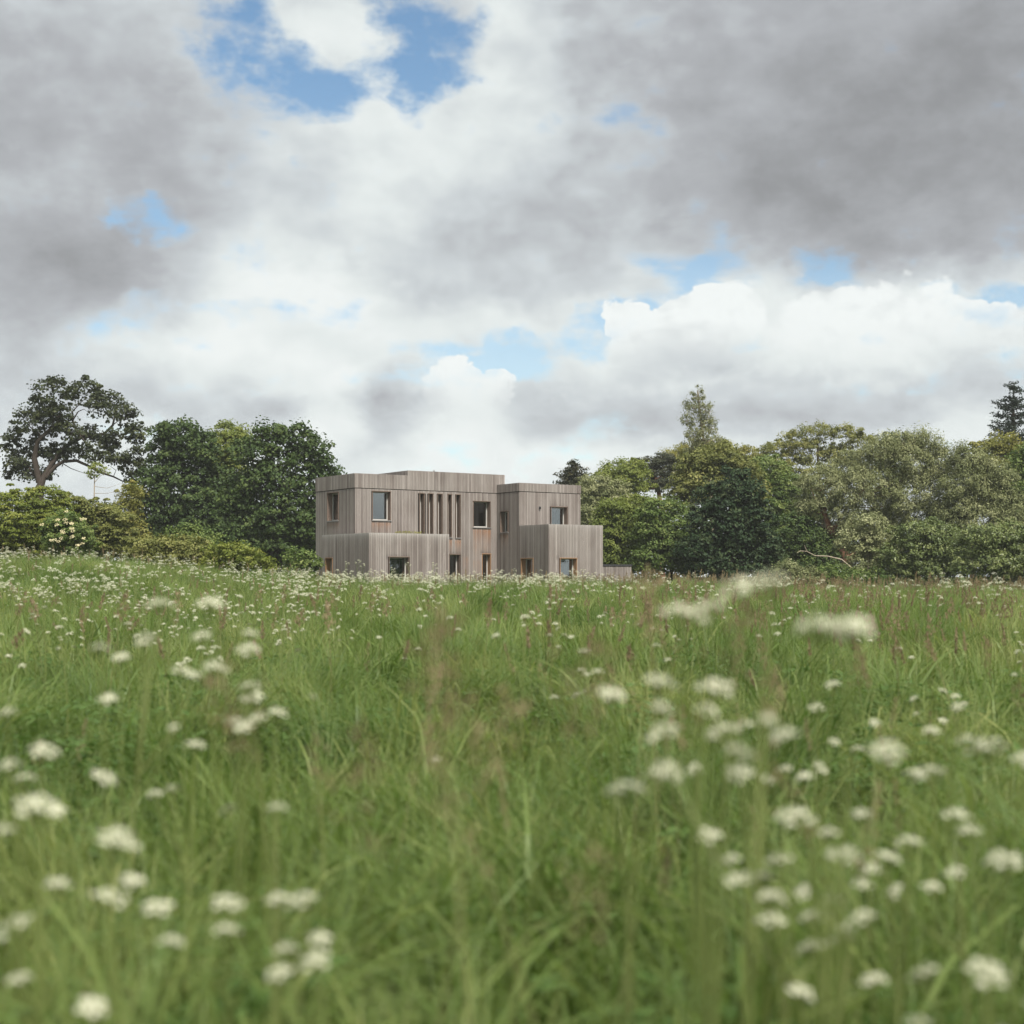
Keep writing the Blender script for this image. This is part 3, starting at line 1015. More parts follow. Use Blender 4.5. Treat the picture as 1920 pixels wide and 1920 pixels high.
# left: the wind-leant oak with open crown
tree('oak_tree', 'tall leaning oak with gaps in its crown and an arching bare limb, far left', 98, 72, [
    (150, 735, 34, 26, 1), (105, 745, 36, 26, -1), (75, 765, 22, 20, .5), (185, 765, 24, 24, 0), (62, 795, 26, 24, -.8), (88, 800, 26, 26, .8), (30, 825, 24, 18, 0), (20, 845, 18, 16, .5), (118, 785, 26, 20, -1),
    (35, 868, 26, 18, 0), (70, 845, 34, 24, 1), (52, 890, 44, 18, .5), (140, 815, 26, 18, -1), (172, 818, 30, 20, 1), (150, 845, 28, 18, 0), (205, 752, 18, 14, 1),
    (228, 785, 26, 24, 0), (250, 805, 22, 18, .6), (232, 822, 30, 14, -.4), (262, 825, 12, 14, 0), (205, 845, 20, 22, .5), (220, 865, 26, 20, -.5), (245, 880, 24, 20, .3), (258, 862, 14, 22, 0),
    (255, 900, 22, 12, .6), (180, 860, 18, 16, -.6), (100, 860, 26, 18, .4)],
    L_OAK, (0.27, 0.18), 0.72, trunk=[(70, 960), (74, 915), (86, 885)], trunk_r=0.55, fill=0.08, lobe=0.5, depth=0.7,
    limbs=[([(80, 900), (96, 868), (118, 838), (150, 818), (190, 812), (205, 795), (208, 775)], 0.20, 1.0),
           ([(74, 905), (66, 860), (74, 828), (98, 808), (112, 797)], 0.24, -0.8),
           ([(86, 895), (104, 874), (118, 865), (142, 863), (166, 874), (185, 885), (210, 893), (228, 902)], 0.15, 0.4),
           ([(150, 818), (135, 790), (132, 770), (150, 748)], 0.09, 0.7), ([(135, 790), (148, 772), (160, 768)], 0.06, -0.3), ([(98, 808), (104, 780), (100, 755)], 0.08, -1.0),
           ([(116, 868), (132, 878), (148, 884), (160, 888)], 0.035, 0.3), ([(74, 905), (50, 872), (30, 850)], 0.12, 0.5), ([(150, 818), (175, 848), (200, 858)], 0.07, 0.9)])

# left: the dark broadleaved pair and the paler one between
tree('sycamore_tree', 'dark green broad tree between the oak and the twin beside the house', 92, 345, [
    (345, 825, 56, 34, 0), (305, 855, 32, 36, .8), (378, 850, 32, 38, -.5), (335, 880, 58, 42, .5), (290, 920, 42, 40, -.5), (350, 940, 70, 50, 0), (300, 970, 52, 50, .4), (405, 930, 46, 60, .6), (385, 985, 56, 46, -.5), (290, 1010, 46, 36, .2), (350, 1020, 70, 40, 0)],
    L_DARK, (0.27, 0.19), 1.05, trunk_r=0.4, lobe=0.62, shell=0.66)
tree('ash_tree', 'pale yellow green tree top rising between the two dark trees', 95, 432, [
    (428, 816, 36, 20, 0), (448, 842, 30, 34, -.5), (415, 865, 38, 40, -.5), (440, 900, 40, 50, 0), (430, 960, 40, 60, 0)],
    L_LIME, (0.24, 0.11), 1.0, trunk_r=0.3, lobe=0.6)
tree('sycamore_tree', 'dark green round topped tree close against the left end of the house', 86, 525, [
    (500, 828, 34, 28, 0), (545, 825, 40, 26, .5), (595, 850, 30, 30, 0), (475, 865, 40, 36, -.5), (540, 870, 52, 36, .3), (605, 885, 26, 30, .6), (510, 915, 60, 40, -.4), (585, 925, 44, 40, 0),
    (450, 930, 40, 40, .4), (460, 985, 60, 48, .3), (540, 985, 74, 60, -.2), (440, 1020, 40, 34, 0), (600, 1000, 40, 60, 0), (510, 1040, 90, 40, 0)],
    L_DARK, (0.25, 0.18), 1.0, trunk_r=0.42, lobe=0.6, shell=0.66)

# left: hedge and shrubs, front to back
tree('hawthorn_hedge', 'yellow green hedge shrub at the left edge, below the oak', 66, 40, [
    (20, 955, 60, 36, 0), (82, 946, 46, 36, .5), (45, 990, 80, 44, -.4), (10, 1020, 50, 36, .3), (105, 985, 40, 40, 0), (70, 1030, 80, 30, 0)],
    L_HEDGE, (0.15, 0.09), 1.0, trunk_r=0.1, cat='shrub', lobe=0.36, flat=0.5)
tree('blackthorn_shrub', 'olive brown shrub to the right of the yellow green hedge', 69, 175, [
    (130, 948, 32, 22, 0), (175, 962, 44, 26, .4), (215, 982, 40, 30, -.2), (160, 990, 60, 44, .2), (225, 1015, 44, 34, 0), (170, 1030, 70, 26, 0)],
    L_OLIVE, (0.15, 0.09), 1.0, trunk_r=0.1, cat='shrub', lobe=0.36, flat=0.55)
tree('laurel_shrub', 'dark shrub hollow behind the elder at left', 72, 110, [(95, 1010, 60, 40, 0), (140, 1015, 60, 40, 0)], L_IVY, (0.2, 0.1), 0.9, trunk_r=0.1, cat='shrub', lobe=0.4)
elder = tree('elder_bush', 'elder bush dotted with cream flower heads below the oak', 62, 128, [
    (125, 985, 32, 22, 0), (105, 1010, 30, 24, -.2), (150, 1010, 34, 26, 0), (130, 1035, 50, 20, .2)],
    L_MID, (0.16, 0.09), 1.0, trunk_r=0.07, cat='shrub', lobe=0.32)
tree('golden_shrub', 'pale straw coloured shrub against the dark tree at left', 80, 245, [(245, 935, 24, 26, 0), (235, 970, 30, 34, 0), (245, 1010, 34, 40, 0)], L_GOLD, (0.16, 0.09), 0.8, trunk_r=0.08, cat='shrub', lobe=0.4)
tree('ash_sapling', 'thin pale sapling poking up under the oak limb', 74, 178, [(180, 878, 12, 10, 0), (170, 890, 10, 8, 0), (190, 885, 12, 8, .2)], L_LIME, (0.16, 0.08), 0.5, trunk=[(176, 960), (177, 910), (178, 880)],
     trunk_r=0.05, bark=M_BARK_PALE, cat='sapling', lobe=0.22, limbs=[([(177, 905), (186, 893), (196, 886)], 0.02, 0.2), ([(177, 912), (200, 915), (228, 905)], 0.015, 0.2), ([(178, 925), (205, 925), (232, 918)], 0.015, -0.2)])
tree('bramble_shrub', 'low olive brown thicket in front of the left dark tree', 60, 310, [(290, 1035, 50, 26, 0), (340, 1030, 50, 24, .2), (375, 1045, 36, 18, -.2), (310, 1055, 80, 18, 0)],
     L_OLIVE, (0.13, 0.08), 1.0, trunk_r=0.06, cat='shrub', lobe=0.3)
tree('hazel_bush', 'rounded green bush standing behind the low olive thicket', 70, 362, [(350, 1010, 36, 22, 0), (378, 1022, 34, 26, .2), (360, 1045, 50, 26, 0)], L_MID, (0.16, 0.1), 1.0, trunk_r=0.08, cat='shrub', lobe=0.36)
tree('dogwood_shrub', 'low yellow green shrub between the thicket and the house', 58, 440, [(415, 1040, 34, 18, 0), (440, 1035, 24, 16, .2), (465, 1050, 36, 18, 0), (495, 1062, 30, 14, 0), (430, 1060, 50, 14, 0)],
     L_HEDGE, (0.13, 0.08), 1.0, trunk_r=0.05, cat='shrub', lobe=0.28)
tree('hazel_bush', 'small leafy green bush beside the left corner of the house', 68, 566, [(560, 1050, 24, 18, 0), (580, 1060, 20, 20, .2), (560, 1075, 34, 18, 0)], L_MID, (0.17, 0.11), 1.0, trunk_r=0.05, cat='shrub', lobe=0.3)

# right of the house, back to front
conifer('spruce_tree', 'small dark spruce tip behind the right end of the roof', 100, 1074, 864, 48, 925, L_SPRUCE, whorls=11, droop=0.1, leaf=(0.26, 0.07), dens=1.2)
tree('lime_tree', 'rounded lime green tree next to the spruce behind the house', 102, 1160, [
    (1160, 890, 34, 24, 0), (1190, 880, 26, 18, .4), (1130, 910, 34, 24, -.3), (1180, 915, 40, 30, 0), (1140, 950, 50, 40, 0), (1120, 1000, 50, 60, 0), (1190, 990, 60, 60, 0)],
    L_LIME, (0.22, 0.12), 1.0, trunk_r=0.3, lobe=0.55)
tree('sallow_tree', 'grey green bushy tree touching the right side of the house', 90, 1130, [(1115, 920, 32, 26, 0), (1150, 935, 40, 26, .3), (1105, 960, 24, 40, 0), (1160, 965, 40, 34, 0), (1120, 1010, 40, 50, 0)],
    L_WILLOW, (0.17, 0.09), 1.0, trunk_r=0.2, lobe=0.45)
tree('pine_tree', 'dark flat topped pine with reddish limbs right of the lime green tree', 106, 1228, [
    (1215, 872, 34, 13, 0), (1245, 862, 26, 12, .3), (1200, 890, 24, 11, -.3), (1240, 882, 30, 12, 0), (1212, 908, 34, 14, .2), (1250, 900, 20, 12, 0), (1232, 915, 24, 12, -.3)],
    L_PINE, (0.26, 0.07), 1.25, trunk=[(1240, 960), (1234, 915), (1226, 890), (1222, 872)], trunk_r=0.24, bark=M_BARK_RED, lobe=0.42, flat=0.45,
    limbs=[([(1230, 900), (1245, 888), (1256, 872)], 0.08, 0.3), ([(1228, 895), (1212, 890), (1200, 882)], 0.07, -0.3)])
tree('golden_tree', 'pale golden green tree behind the birch', 112, 1330, [(1270, 865, 34, 22, 0), (1300, 850, 34, 22, .4), (1345, 850, 36, 24, 0), (1390, 862, 30, 24, .4), (1410, 890, 26, 30, 0), (1280, 905, 40, 34, 0), (1340, 900, 60, 50, 0)],
    L_GOLD, (0.22, 0.11), 0.9, trunk_r=0.25, lobe=0.55)
tree('birch_tree', 'tall slender birch with feathery drooping twigs right of the house', 94, 1325, [
    (1308, 742, 12, 16, 0), (1303, 765, 17, 18, .2), (1322, 772, 14, 18, -.2), (1290, 790, 13, 12, 0), (1312, 798, 24, 18, .2), (1334, 805, 12, 20, 0), (1300, 818, 16, 18, -.2), (1326, 828, 28, 18, 0), (1296, 840, 18, 16, 0), (1318, 862, 42, 24, .3), (1345, 850, 26, 24, 0)],
    L_BIRCH, (0.17, 0.07), 0.40, trunk=[(1335, 980), (1330, 900), (1322, 850), (1316, 800), (1311, 760), (1308, 732)], trunk_r=0.16, bark=M_BARK_PALE, lobe=0.30, droop=1.4, flat=1.5, fill=0.05,
    limbs=[([(1322, 850), (1305, 815), (1288, 788)], 0.03, 0.2), ([(1316, 800), (1328, 785), (1332, 768)], 0.025, -0.2), ([(1322, 855), (1340, 825), (1348, 812)], 0.03, 0.3)])
tree('ivied_tree', 'olive green tree clothed in yellowing ivy under the birch', 90, 1350, [
    (1318, 866, 34, 18, 0), (1362, 852, 20, 20, .3), (1300, 880, 30, 26, 0), (1350, 870, 44, 32, .2), (1390, 895, 34, 36, 0), (1320, 915, 50, 40, 0), (1410, 930, 26, 40, 0), (1290, 930, 40, 40, 0)],
    L_OLIVE, (0.2, 0.13), 1.0, trunk_r=0.25, lobe=0.5, tone_mid=0.45)
tree('airy_willow', 'thin crowned yellowish tree with twigs showing against the sky, right', 108, 1545, [
    (1450, 855, 28, 26, 0), (1490, 835, 36, 24, .3), (1535, 815, 40, 16, 0), (1585, 820, 36, 18, -.3), (1615, 835, 28, 22, 0), (1520, 850, 50, 24, .4), (1580, 860, 44, 24, 0), (1440, 890, 40, 34, 0), (1500, 900, 60, 40, 0), (1590, 900, 50, 40, 0)],
    L_OLIVE, (0.2, 0.09), 0.62, trunk_r=0.25, lobe=0.5, tone_mid=0.62, fill=0.05, limbs=[([(1545, 930), (1520, 870), (1490, 835)], 0.08, .3), ([(1545, 920), (1555, 860), (1540, 820)], 0.07, 0), ([(1550, 920), (1585, 865), (1600, 828)], 0.07, -.3)])
tree('dark_ash_tree', 'small dark tree tip showing above the grey green willow', 112, 1672, [(1670, 822, 16, 10, 0), (1668, 845, 24, 18, 0), (1672, 885, 36, 40, 0)], L_DARK, (0.22, 0.12), 0.8, trunk_r=0.15, lobe=0.4)
conifer('fir_tree', 'tall dark blue green fir rising at the right edge', 104, 1900, 714, 108, 960, L_FIR, whorls=19, droop=-0.05, leaf=(0.30, 0.09), dens=0.9, sparse=0.12)
tree('golden_oak', 'ochre and green tree at the right edge below the fir', 98, 1885, [(1850, 845, 26, 18, 0), (1885, 840, 34, 20, .3), (1915, 855, 30, 26, 0), (1870, 880, 44, 30, .2), (1915, 900, 40, 40, 0), (1890, 950, 50, 50, 0)],
    L_GOLD, (0.24, 0.14), 1.0, trunk_r=0.3, lobe=0.55, tone_mid=0.35)
tree('green_oak', 'mid green tree cut by the right edge under the ochre tree', 92, 1925, [(1915, 870, 26, 30, 0), (1930, 910, 50, 50, .3), (1910, 960, 36, 50, 0), (1960, 880, 50, 60, 0), (1950, 980, 60, 60, 0)],
    L_MID, (0.23, 0.14), 1.0, trunk_r=0.3, lobe=0.55)
tree('field_maple', 'mid green tree between the ivied tree and the grey willow', 96, 1450, [(1440, 890, 34, 30, 0), (1470, 920, 40, 40, 0), (1440, 960, 44, 60, 0), (1500, 960, 50, 50, 0), (1470, 1030, 70, 60, 0)],
    L_MID, (0.2, 0.12), 1.0, trunk_r=0.2, lobe=0.5)
tree('willow_tree', 'big grey green willow with a leaning brown trunk, right', 84, 1590, [
    (1690, 835, 44, 20, 0), (1735, 845, 40, 28, .4), (1650, 855, 40, 28, -.4), (1600, 880, 44, 30, .3), (1700, 885, 64, 36, 0), (1765, 885, 36, 40, .4), (1545, 920, 46, 36, 0), (1620, 930, 64, 44, -.4), (1710, 945, 70, 46, 0), (1530, 960, 34, 32, .3), (1590, 985, 40, 40, 0), (1650, 1000, 50, 40, .4), (1740, 985, 60, 40, 0)],
    L_WILLOW, (0.20, 0.062), 0.85, flat=1.45, droop=-0.9, trunk=[(1588, 1050), (1572, 1020), (1555, 990), (1545, 960), (1560, 920)], trunk_r=0.34, bark=M_BARK_RED, lobe=0.48,
    limbs=[([(1560, 1000), (1590, 950), (1640, 900)], 0.12, .3), ([(1548, 965), (1530, 940), (1520, 915)], 0.07, 0)])
tree('willow_tree', 'second grey green willow with upswept boughs near the right edge', 82, 1820, [
    (1800, 870, 26, 26, 0), (1830, 880, 36, 30, .3), (1870, 900, 34, 34, 0), (1800, 920, 40, 40, -.3), (1850, 940, 54, 40, .2), (1790, 975, 40, 40, 0), (1850, 995, 60, 44, 0), (1905, 970, 34, 40, 0)],
    L_WILLOW, (0.20, 0.060), 0.9, flat=1.5, droop=-0.9, trunk_r=0.2, lobe=0.44, tone_mid=0.42)
tree('holly_tree', 'big dark green cone shaped tree right of the house', 78, 1368, [
    (1375, 905, 30, 26, 0), (1345, 930, 34, 30, .3), (1400, 935, 34, 32, -.3), (1370, 965, 56, 34, 0), (1325, 985, 36, 34, .3), (1415, 985, 36, 36, 0), (1365, 1010, 70, 40, -.2), (1320, 1040, 48, 40, 0), (1420, 1035, 50, 44, .3), (1370, 1065, 84, 34, 0)],
    L_IVY, (0.22, 0.14), 1.1, trunk_r=0.24, lobe=0.5, shell=0.68)
tree('hazel_bush', 'sunlit bright green bush rising behind the garden store', 84, 1165, [(1150, 965, 34, 24, 0), (1190, 955, 38, 22, .3), (1140, 1000, 34, 34, 0), (1195, 995, 50, 36, 0), (1160, 1040, 56, 44, 0), (1150, 1070, 50, 30, 0)],
    L_LIME, (0.2, 0.12), 1.0, trunk_r=0.15, cat='shrub', lobe=0.46, tone_mid=0.3)
tree('hazel_bush', 'mid green bush between the garden store and the dark cone tree', 82, 1255, [(1235, 965, 40, 28, 0), (1275, 985, 34, 34, .3), (1225, 1010, 44, 38, 0), (1275, 1030, 44, 44, -.2), (1235, 1060, 60, 36, 0)],
    L_MID, (0.2, 0.12), 1.0, trunk_r=0.15, cat='shrub', lobe=0.46, tone_mid=0.45)
tree('sallow_bush', 'pale grey green bush under the big willow', 76, 1630, [(1625, 990, 30, 24, 0), (1610, 1025, 36, 34, .2), (1650, 1030, 36, 40, 0), (1630, 1070, 50, 30, 0)],
    L_WILLOW, (0.17, 0.09), 1.0, trunk_r=0.1, bark=M_BARK_PALE, cat='shrub', lobe=0.4, tone_mid=0.55)
tree('laurel_shrub', 'deep green shrub behind the dead curved branch', 84, 1500, [(1490, 1010, 50, 50, 0), (1545, 1035, 40, 44, .3), (1500, 1060, 70, 40, 0)], L_DARK, (0.2, 0.12), 1.0, trunk_r=0.12, cat='shrub', lobe=0.44)
tree('evergreen_shrub', 'leafy mid green shrub right of the pale grey bush', 74, 1735, [(1720, 1010, 46, 30, 0), (1760, 1000, 36, 24, .3), (1700, 1050, 50, 36, 0), (1765, 1045, 50, 40, -.2), (1730, 1078, 70, 24, 0)],
    L_SHRUB, (0.16, 0.09), 1.0, trunk_r=0.1, cat='shrub', lobe=0.38)
tree('evergreen_shrub', 'broad rounded shrub at the right edge of the meadow', 70, 1870, [(1840, 1020, 48, 34, 0), (1895, 1012, 46, 30, .3), (1850, 1065, 60, 36, 0), (1910, 1060, 50, 40, 0), (1950, 1030, 50, 50, 0)],
    L_SHRUB, (0.16, 0.09), 1.0, trunk_r=0.1, cat='shrub', lobe=0.38, tone_mid=0.55)
tree('sallow_bush', 'low grey green bush at the meadow edge below the dead branch', 66, 1490, [(1480, 1075, 30, 18, 0), (1515, 1082, 28, 16, 0), (1490, 1092, 44, 12, 0)], L_WILLOW, (0.13, 0.07), 0.9, trunk_r=0.05, cat='shrub', lobe=0.3, tone_mid=0.35)
tree('bramble_shrub', 'low dark bramble along the meadow edge right of centre', 74, 1590, [(1560, 1080, 50, 18, 0), (1640, 1085, 50, 16, 0), (1590, 1090, 80, 14, 0)], L_MID, (0.15, 0.09), 0.9, trunk_r=0.05, cat='shrub', lobe=0.3, tone_mid=0.35)

tree('undergrowth', 'dark undergrowth massed behind the trunks on the right', 112, 1540, [(1110 + 62 * i, 1045 - 12 * (i % 2), 50, 52, 0.6 * (i % 3)) for i in range(15)],
     L_DARK, (0.32, 0.20), 0.8, trunk_r=0.05, twig=False, cat='undergrowth', lobe=0.6)['kind'] = 'stuff'
tree('undergrowth', 'dark undergrowth massed behind the shrubs on the left', 106, 300, [(-40 + 62 * i, 1030 - 10 * (i % 2), 50, 54, 0.6 * (i % 3)) for i in range(11)],
     L_DARK, (0.32, 0.20), 0.8, trunk_r=0.05, twig=False, cat='undergrowth', lobe=0.6)['kind'] = 'stuff'
# the wood goes on round the right side of the meadow, where the front windows mirror it
for X_, Y_, hw, ht, lb in ((47, 44, 150, 170, 'broad tree at the right meadow side, mirrored in the front windows'), (56, 33, 160, 190, 'tall tree at the right meadow side, mirrored in the front windows'),
                           (43, 54, 130, 150, 'low tree at the right meadow side, mirrored in the front windows')):
    px_ = CX + X_ / Y_ * F
    kk = 70.0 / Y_
    tree('meadow_side_tree', lb, Y_, px_, [(px_ + dx_ * hw * kk, HZ - ht * kk * dz_ , hw * kk * 0.55, ht * kk * 0.24, dd) for dx_, dz_, dd in
         ((0, 0.85, 0), (-0.5, 0.6, 1), (0.5, 0.62, -1), (-0.2, 0.35, -1.5), (0.45, 0.2, 1), (-0.5, 0.12, 0))], L_DARK, (0.5, 0.34), 0.55, trunk_r=0.4, lobe=1.0)

# the bare curved branch in front of the willow
db = P(1560, 1040, 75)
dead = empty('dead_branch', (P(1552, 1043, 75).x, 75, float(ground_z(P(1552, 1043, 75).x, 75))))
tag(dead, 'bare pale curved branch sticking out left of the willow trunk', 'branch')
mb = MB()
poly = [(1612, 1092), (1598, 1066), (1578, 1049), (1552, 1043), (1528, 1042), (1513, 1034), (1508, 1022)]
mb.tube([tuple(P(px, py, 75 - 0.1 * i) - dead.location) for i, (px, py) in enumerate(poly)], [0.045, 0.04, 0.036, 0.03, 0.026, 0.022, 0.012], 7)
mb.tube([tuple(P(px, py, 74.6 - 0.1 * i) - dead.location) for i, (px, py) in enumerate([(1513, 1034), (1500, 1033), (1494, 1037)])], [0.024, 0.02, 0.01], 6)
mb.build('branch', M_BARK_PALE, dead, True)

# cream flower heads on the elder
M_CREAM = plain_mat('cream_petal', (0.56, 0.50, 0.30), 0.8, 0.1, vary=0.1)
rng = np.random.default_rng(5)
for i in range(26):
    px, py = rng.normal(126, 22), rng.normal(1002, 20)
    p = P(px, py, 62 - rng.uniform(1.0, 1.5)) - elder.location
    n = 26
    a = rng.random(n) * 6.283
    r = 0.10 * np.sqrt(rng.random(n))
    C = np.stack([p.x + r * np.cos(a), p.y + r * np.sin(a) * 0.6 - 0.02, p.z + 0.03 + r * np.sin(a) * 0.6 + rng.normal(0, 0.01, n)], 1)
    V = leaf_quads(C, np.tile([0.0, -0.8, 0.8], (n, 1)) + rng.normal(0, 0.5, (n, 3)), np.full(n, 0.042), np.full(n, 0.036), rng)
    link(bpy.data.objects.new('flower_head', np_mesh('flower_head', V, np.arange(n * 4).reshape(n, 4), [M_CREAM])), elder)

# ------------------------------------------------------------------ meadow: scattered with geometry nodes
def scatter(name, label, protos, pts, rot, scl, idx, cat=None):
    """one object of uncountable growth: prototypes set on the given points"""
    me = bpy.data.meshes.new(name)
    n = len(pts)
    me.vertices.add(n)
    me.vertices.foreach_set('co', np.asarray(pts, np.float32).ravel())
    for an, typ, key, arr in (('rot', 'FLOAT_VECTOR', 'vector', rot), ('scl', 'FLOAT', 'value', scl), ('pick', 'INT', 'value', idx)):
        at = me.attributes.new(an, typ, 'POINT')
        at.data.foreach_set(key, np.asarray(arr, np.int32 if typ == 'INT' else np.float32).ravel())
    o = link(bpy.data.objects.new(name, me))
    tag(o, label, cat, None, 'stuff')
    g = bpy.data.node_groups.new(name, 'GeometryNodeTree')
    g.interface.new_socket('Geometry', in_out='INPUT', socket_type='NodeSocketGeometry')
    g.interface.new_socket('Geometry', in_out='OUTPUT', socket_type='NodeSocketGeometry')
    N, Lk = g.nodes, g.links
    gi, go = N.new('NodeGroupInput'), N.new('NodeGroupOutput')
    ins = N.new('GeometryNodeInstanceOnPoints')
    ins.inputs['Pick Instance'].default_value = True
    g2i = N.new('GeometryNodeGeometryToInstance')
    for p in reversed(protos):
        po = bpy.data.objects.new(p.name, p)
        oi = N.new('GeometryNodeObjectInfo')
        oi.inputs['Object'].default_value = po
        Lk.new(oi.outputs['Geometry'], g2i.inputs[0])

    def named(nm, typ):
        q = N.new('GeometryNodeInputNamedAttribute')
        q.data_type = typ
        q.inputs['Name'].default_value = nm
        return [s_ for s_ in q.outputs if s_.enabled and s_.name == 'Attribute'][0]
    Lk.new(gi.outputs[0], ins.inputs['Points'])
    Lk.new(g2i.outputs[0], ins.inputs['Instance'])
    Lk.new(named('pick', 'INT'), ins.inputs['Instance Index'])
    e2r = N.new('FunctionNodeEulerToRotation')
    Lk.new(named('rot', 'FLOAT_VECTOR'), e2r.inputs[0])
    Lk.new(e2r.outputs[0], ins.inputs['Rotation'])
    Lk.new(named('scl', 'FLOAT'), ins.inputs['Scale'])
    Lk.new(ins.outputs[0], go.inputs[0])
    md = o.modifiers.new('growth', 'NODES')
    md.node_group = g
    return o


L_GRASS = leaf_mat('grass_blade', (0.058, 0.112, 0.022), (0.156, 0.218, 0.058), (0.325, 0.335, 0.122), 0.46, 0.5, 0.3, instance=True)
L_STRAW = leaf_mat('grass_stalk', (0.13, 0.15, 0.05), (0.20, 0.20, 0.08), (0.28, 0.24, 0.12), 0.3, instance=True)
L_SEED = leaf_mat('seed_panicle', (0.135, 0.095, 0.055), (0.225, 0.170, 0.098), (0.33, 0.27, 0.15), 0.35, instance=True)
L_STEM = leaf_mat('parsley_stem', (0.10, 0.14, 0.035), (0.15, 0.185, 0.055), (0.20, 0.22, 0.08), 0.2, instance=True)
L_FERN = leaf_mat('parsley_leaf', (0.050, 0.100, 0.020), (0.085, 0.145, 0.035), (0.13, 0.19, 0.055), 0.35, instance=True)
M_PETAL = plain_mat('umbel_petal', (0.53, 0.53, 0.39), 0.85, 0.1, vary=0.05)


def grass_patch(name, rng, n, hmin, hmax, wid, rad, segs=5, broad=0.16):
    """a patch of sward: fine blades, broad ones that arch over, a few yellowing ones, in uneven tussocks"""
    V, Fc, T = [], [], []
    tuss = rng.uniform(-rad, rad, (9, 2))
    th_t = rng.random(9) * 6.283
    hh_t = rng.uniform(0.62, 1.12, 9)
    tt_t = rng.normal(0.42, 0.13, 9)
    for i in range(n):
        a, r = rng.random() * 6.283, rad * math.sqrt(rng.random())
        x, y = r * math.cos(a), r * math.sin(a)
        k_ = int(np.argmin((tuss[:, 0] - x) ** 2 + (tuss[:, 1] - y) ** 2))
        h = rng.uniform(hmin, hmax) * hh_t[k_]
        th = th_t[k_] + rng.normal(0, 0.9)
        tone = min(1, max(0, rng.normal(tt_t[k_], 0.16)))
        if rng.random() < broad:
            lean, curl, w, h = rng.uniform(0.05, 0.35), rng.uniform(0.9, 2.3), wid * rng.uniform(1.4, 2.3), h * rng.uniform(1.0, 1.35)
        else:
            lean, curl, w = rng.uniform(0.0, 0.28), rng.uniform(0.0, 1.0), wid * rng.uniform(0.5, 1.05)
            if rng.random() < 0.06:
                tone = rng.uniform(0.85, 1.0)
        px, pz = 0.0, 0.0
        t2 = th + rng.normal(1.57, 0.5)
        side = (math.cos(t2), math.sin(t2))
        b0 = len(V)
        for k in range(segs + 1):
            f = k / segs
            ww = w * (1 - f ** 2.2) * (0.75 + 0.5 * min(1, f * 3)) * 0.5 + 0.0004
            cxp, cyp = x + math.cos(th) * px, y + math.sin(th) * px
            V += [(cxp + side[0] * ww, cyp + side[1] * ww, pz), (cxp - side[0] * ww, cyp - side[1] * ww, pz)]
            ang = lean + curl * f ** 1.6 * 1.5
            px += math.sin(ang) * h / segs
            pz += math.cos(ang) * h / segs
        for k in range(segs):
            j = b0 + 2 * k
            Fc.append((j, j + 1, j + 3, j + 2))
            T.append(tone)
    return np_mesh(name, V, Fc, [L_GRASS], {'tone': ('FACE', T)})


def panicle(name, rng, h, dense=True, fat=1.0):
    """flowering grass stem: thin culm and a loose or tight seed plume"""
    mb_v, mb_f, T, MI = [], [], [], []
    th = rng.random() * 6.283
    lean = rng.uniform(0.05, 0.22)
    m = MB()
    pts = [(math.cos(th) * lean * (z / h) ** 2 * h, math.sin(th) * lean * (z / h) ** 2 * h, z) for z in np.linspace(0, h, 6)]
    m.tube(pts, [q_ * fat for q_ in (0.0016, 0.0015, 0.0013, 0.0011, 0.0009, 0.0005)], 3)
    V = [tuple(q) for q in m.v]
    Fc = list(m.f)
    ns = len(Fc)
    L = rng.uniform(0.10, 0.17)
    n = 46
    C = []
    for i in range(n):
        f = rng.random()
        z = h - L * (1 - f)
        sp = (0.006 if dense else 0.016) * math.sin(math.pi * min(0.97, f * 0.85 + 0.12)) + 0.002
        q = (z / h) ** 2 * h * lean
        C.append((math.cos(th) * q + rng.normal(0, sp), math.sin(th) * q + rng.normal(0, sp), z + rng.normal(0, 0.006)))
    N = rng.normal(0, 1, (n, 3)) * np.array([1, 1, 0.25])
    Q = leaf_quads(np.array(C), N, rng.uniform(0.010, 0.018, n) * fat, rng.uniform(0.004, 0.007, n) * fat, rng, -2.0)
    b = len(V)
    V += [tuple(q) for q in Q]
    Fc += [tuple(b + 4 * i + c for c in range(4)) for i in range(n)]
    me = np_mesh(name, V, Fc, [L_STRAW, L_SEED], {'tone': ('FACE', np.clip(rng.normal(0.5, 0.2, len(Fc)), 0, 1))})
    me.polygons.foreach_set('material_index', [0] * ns + [1] * n)
    return me


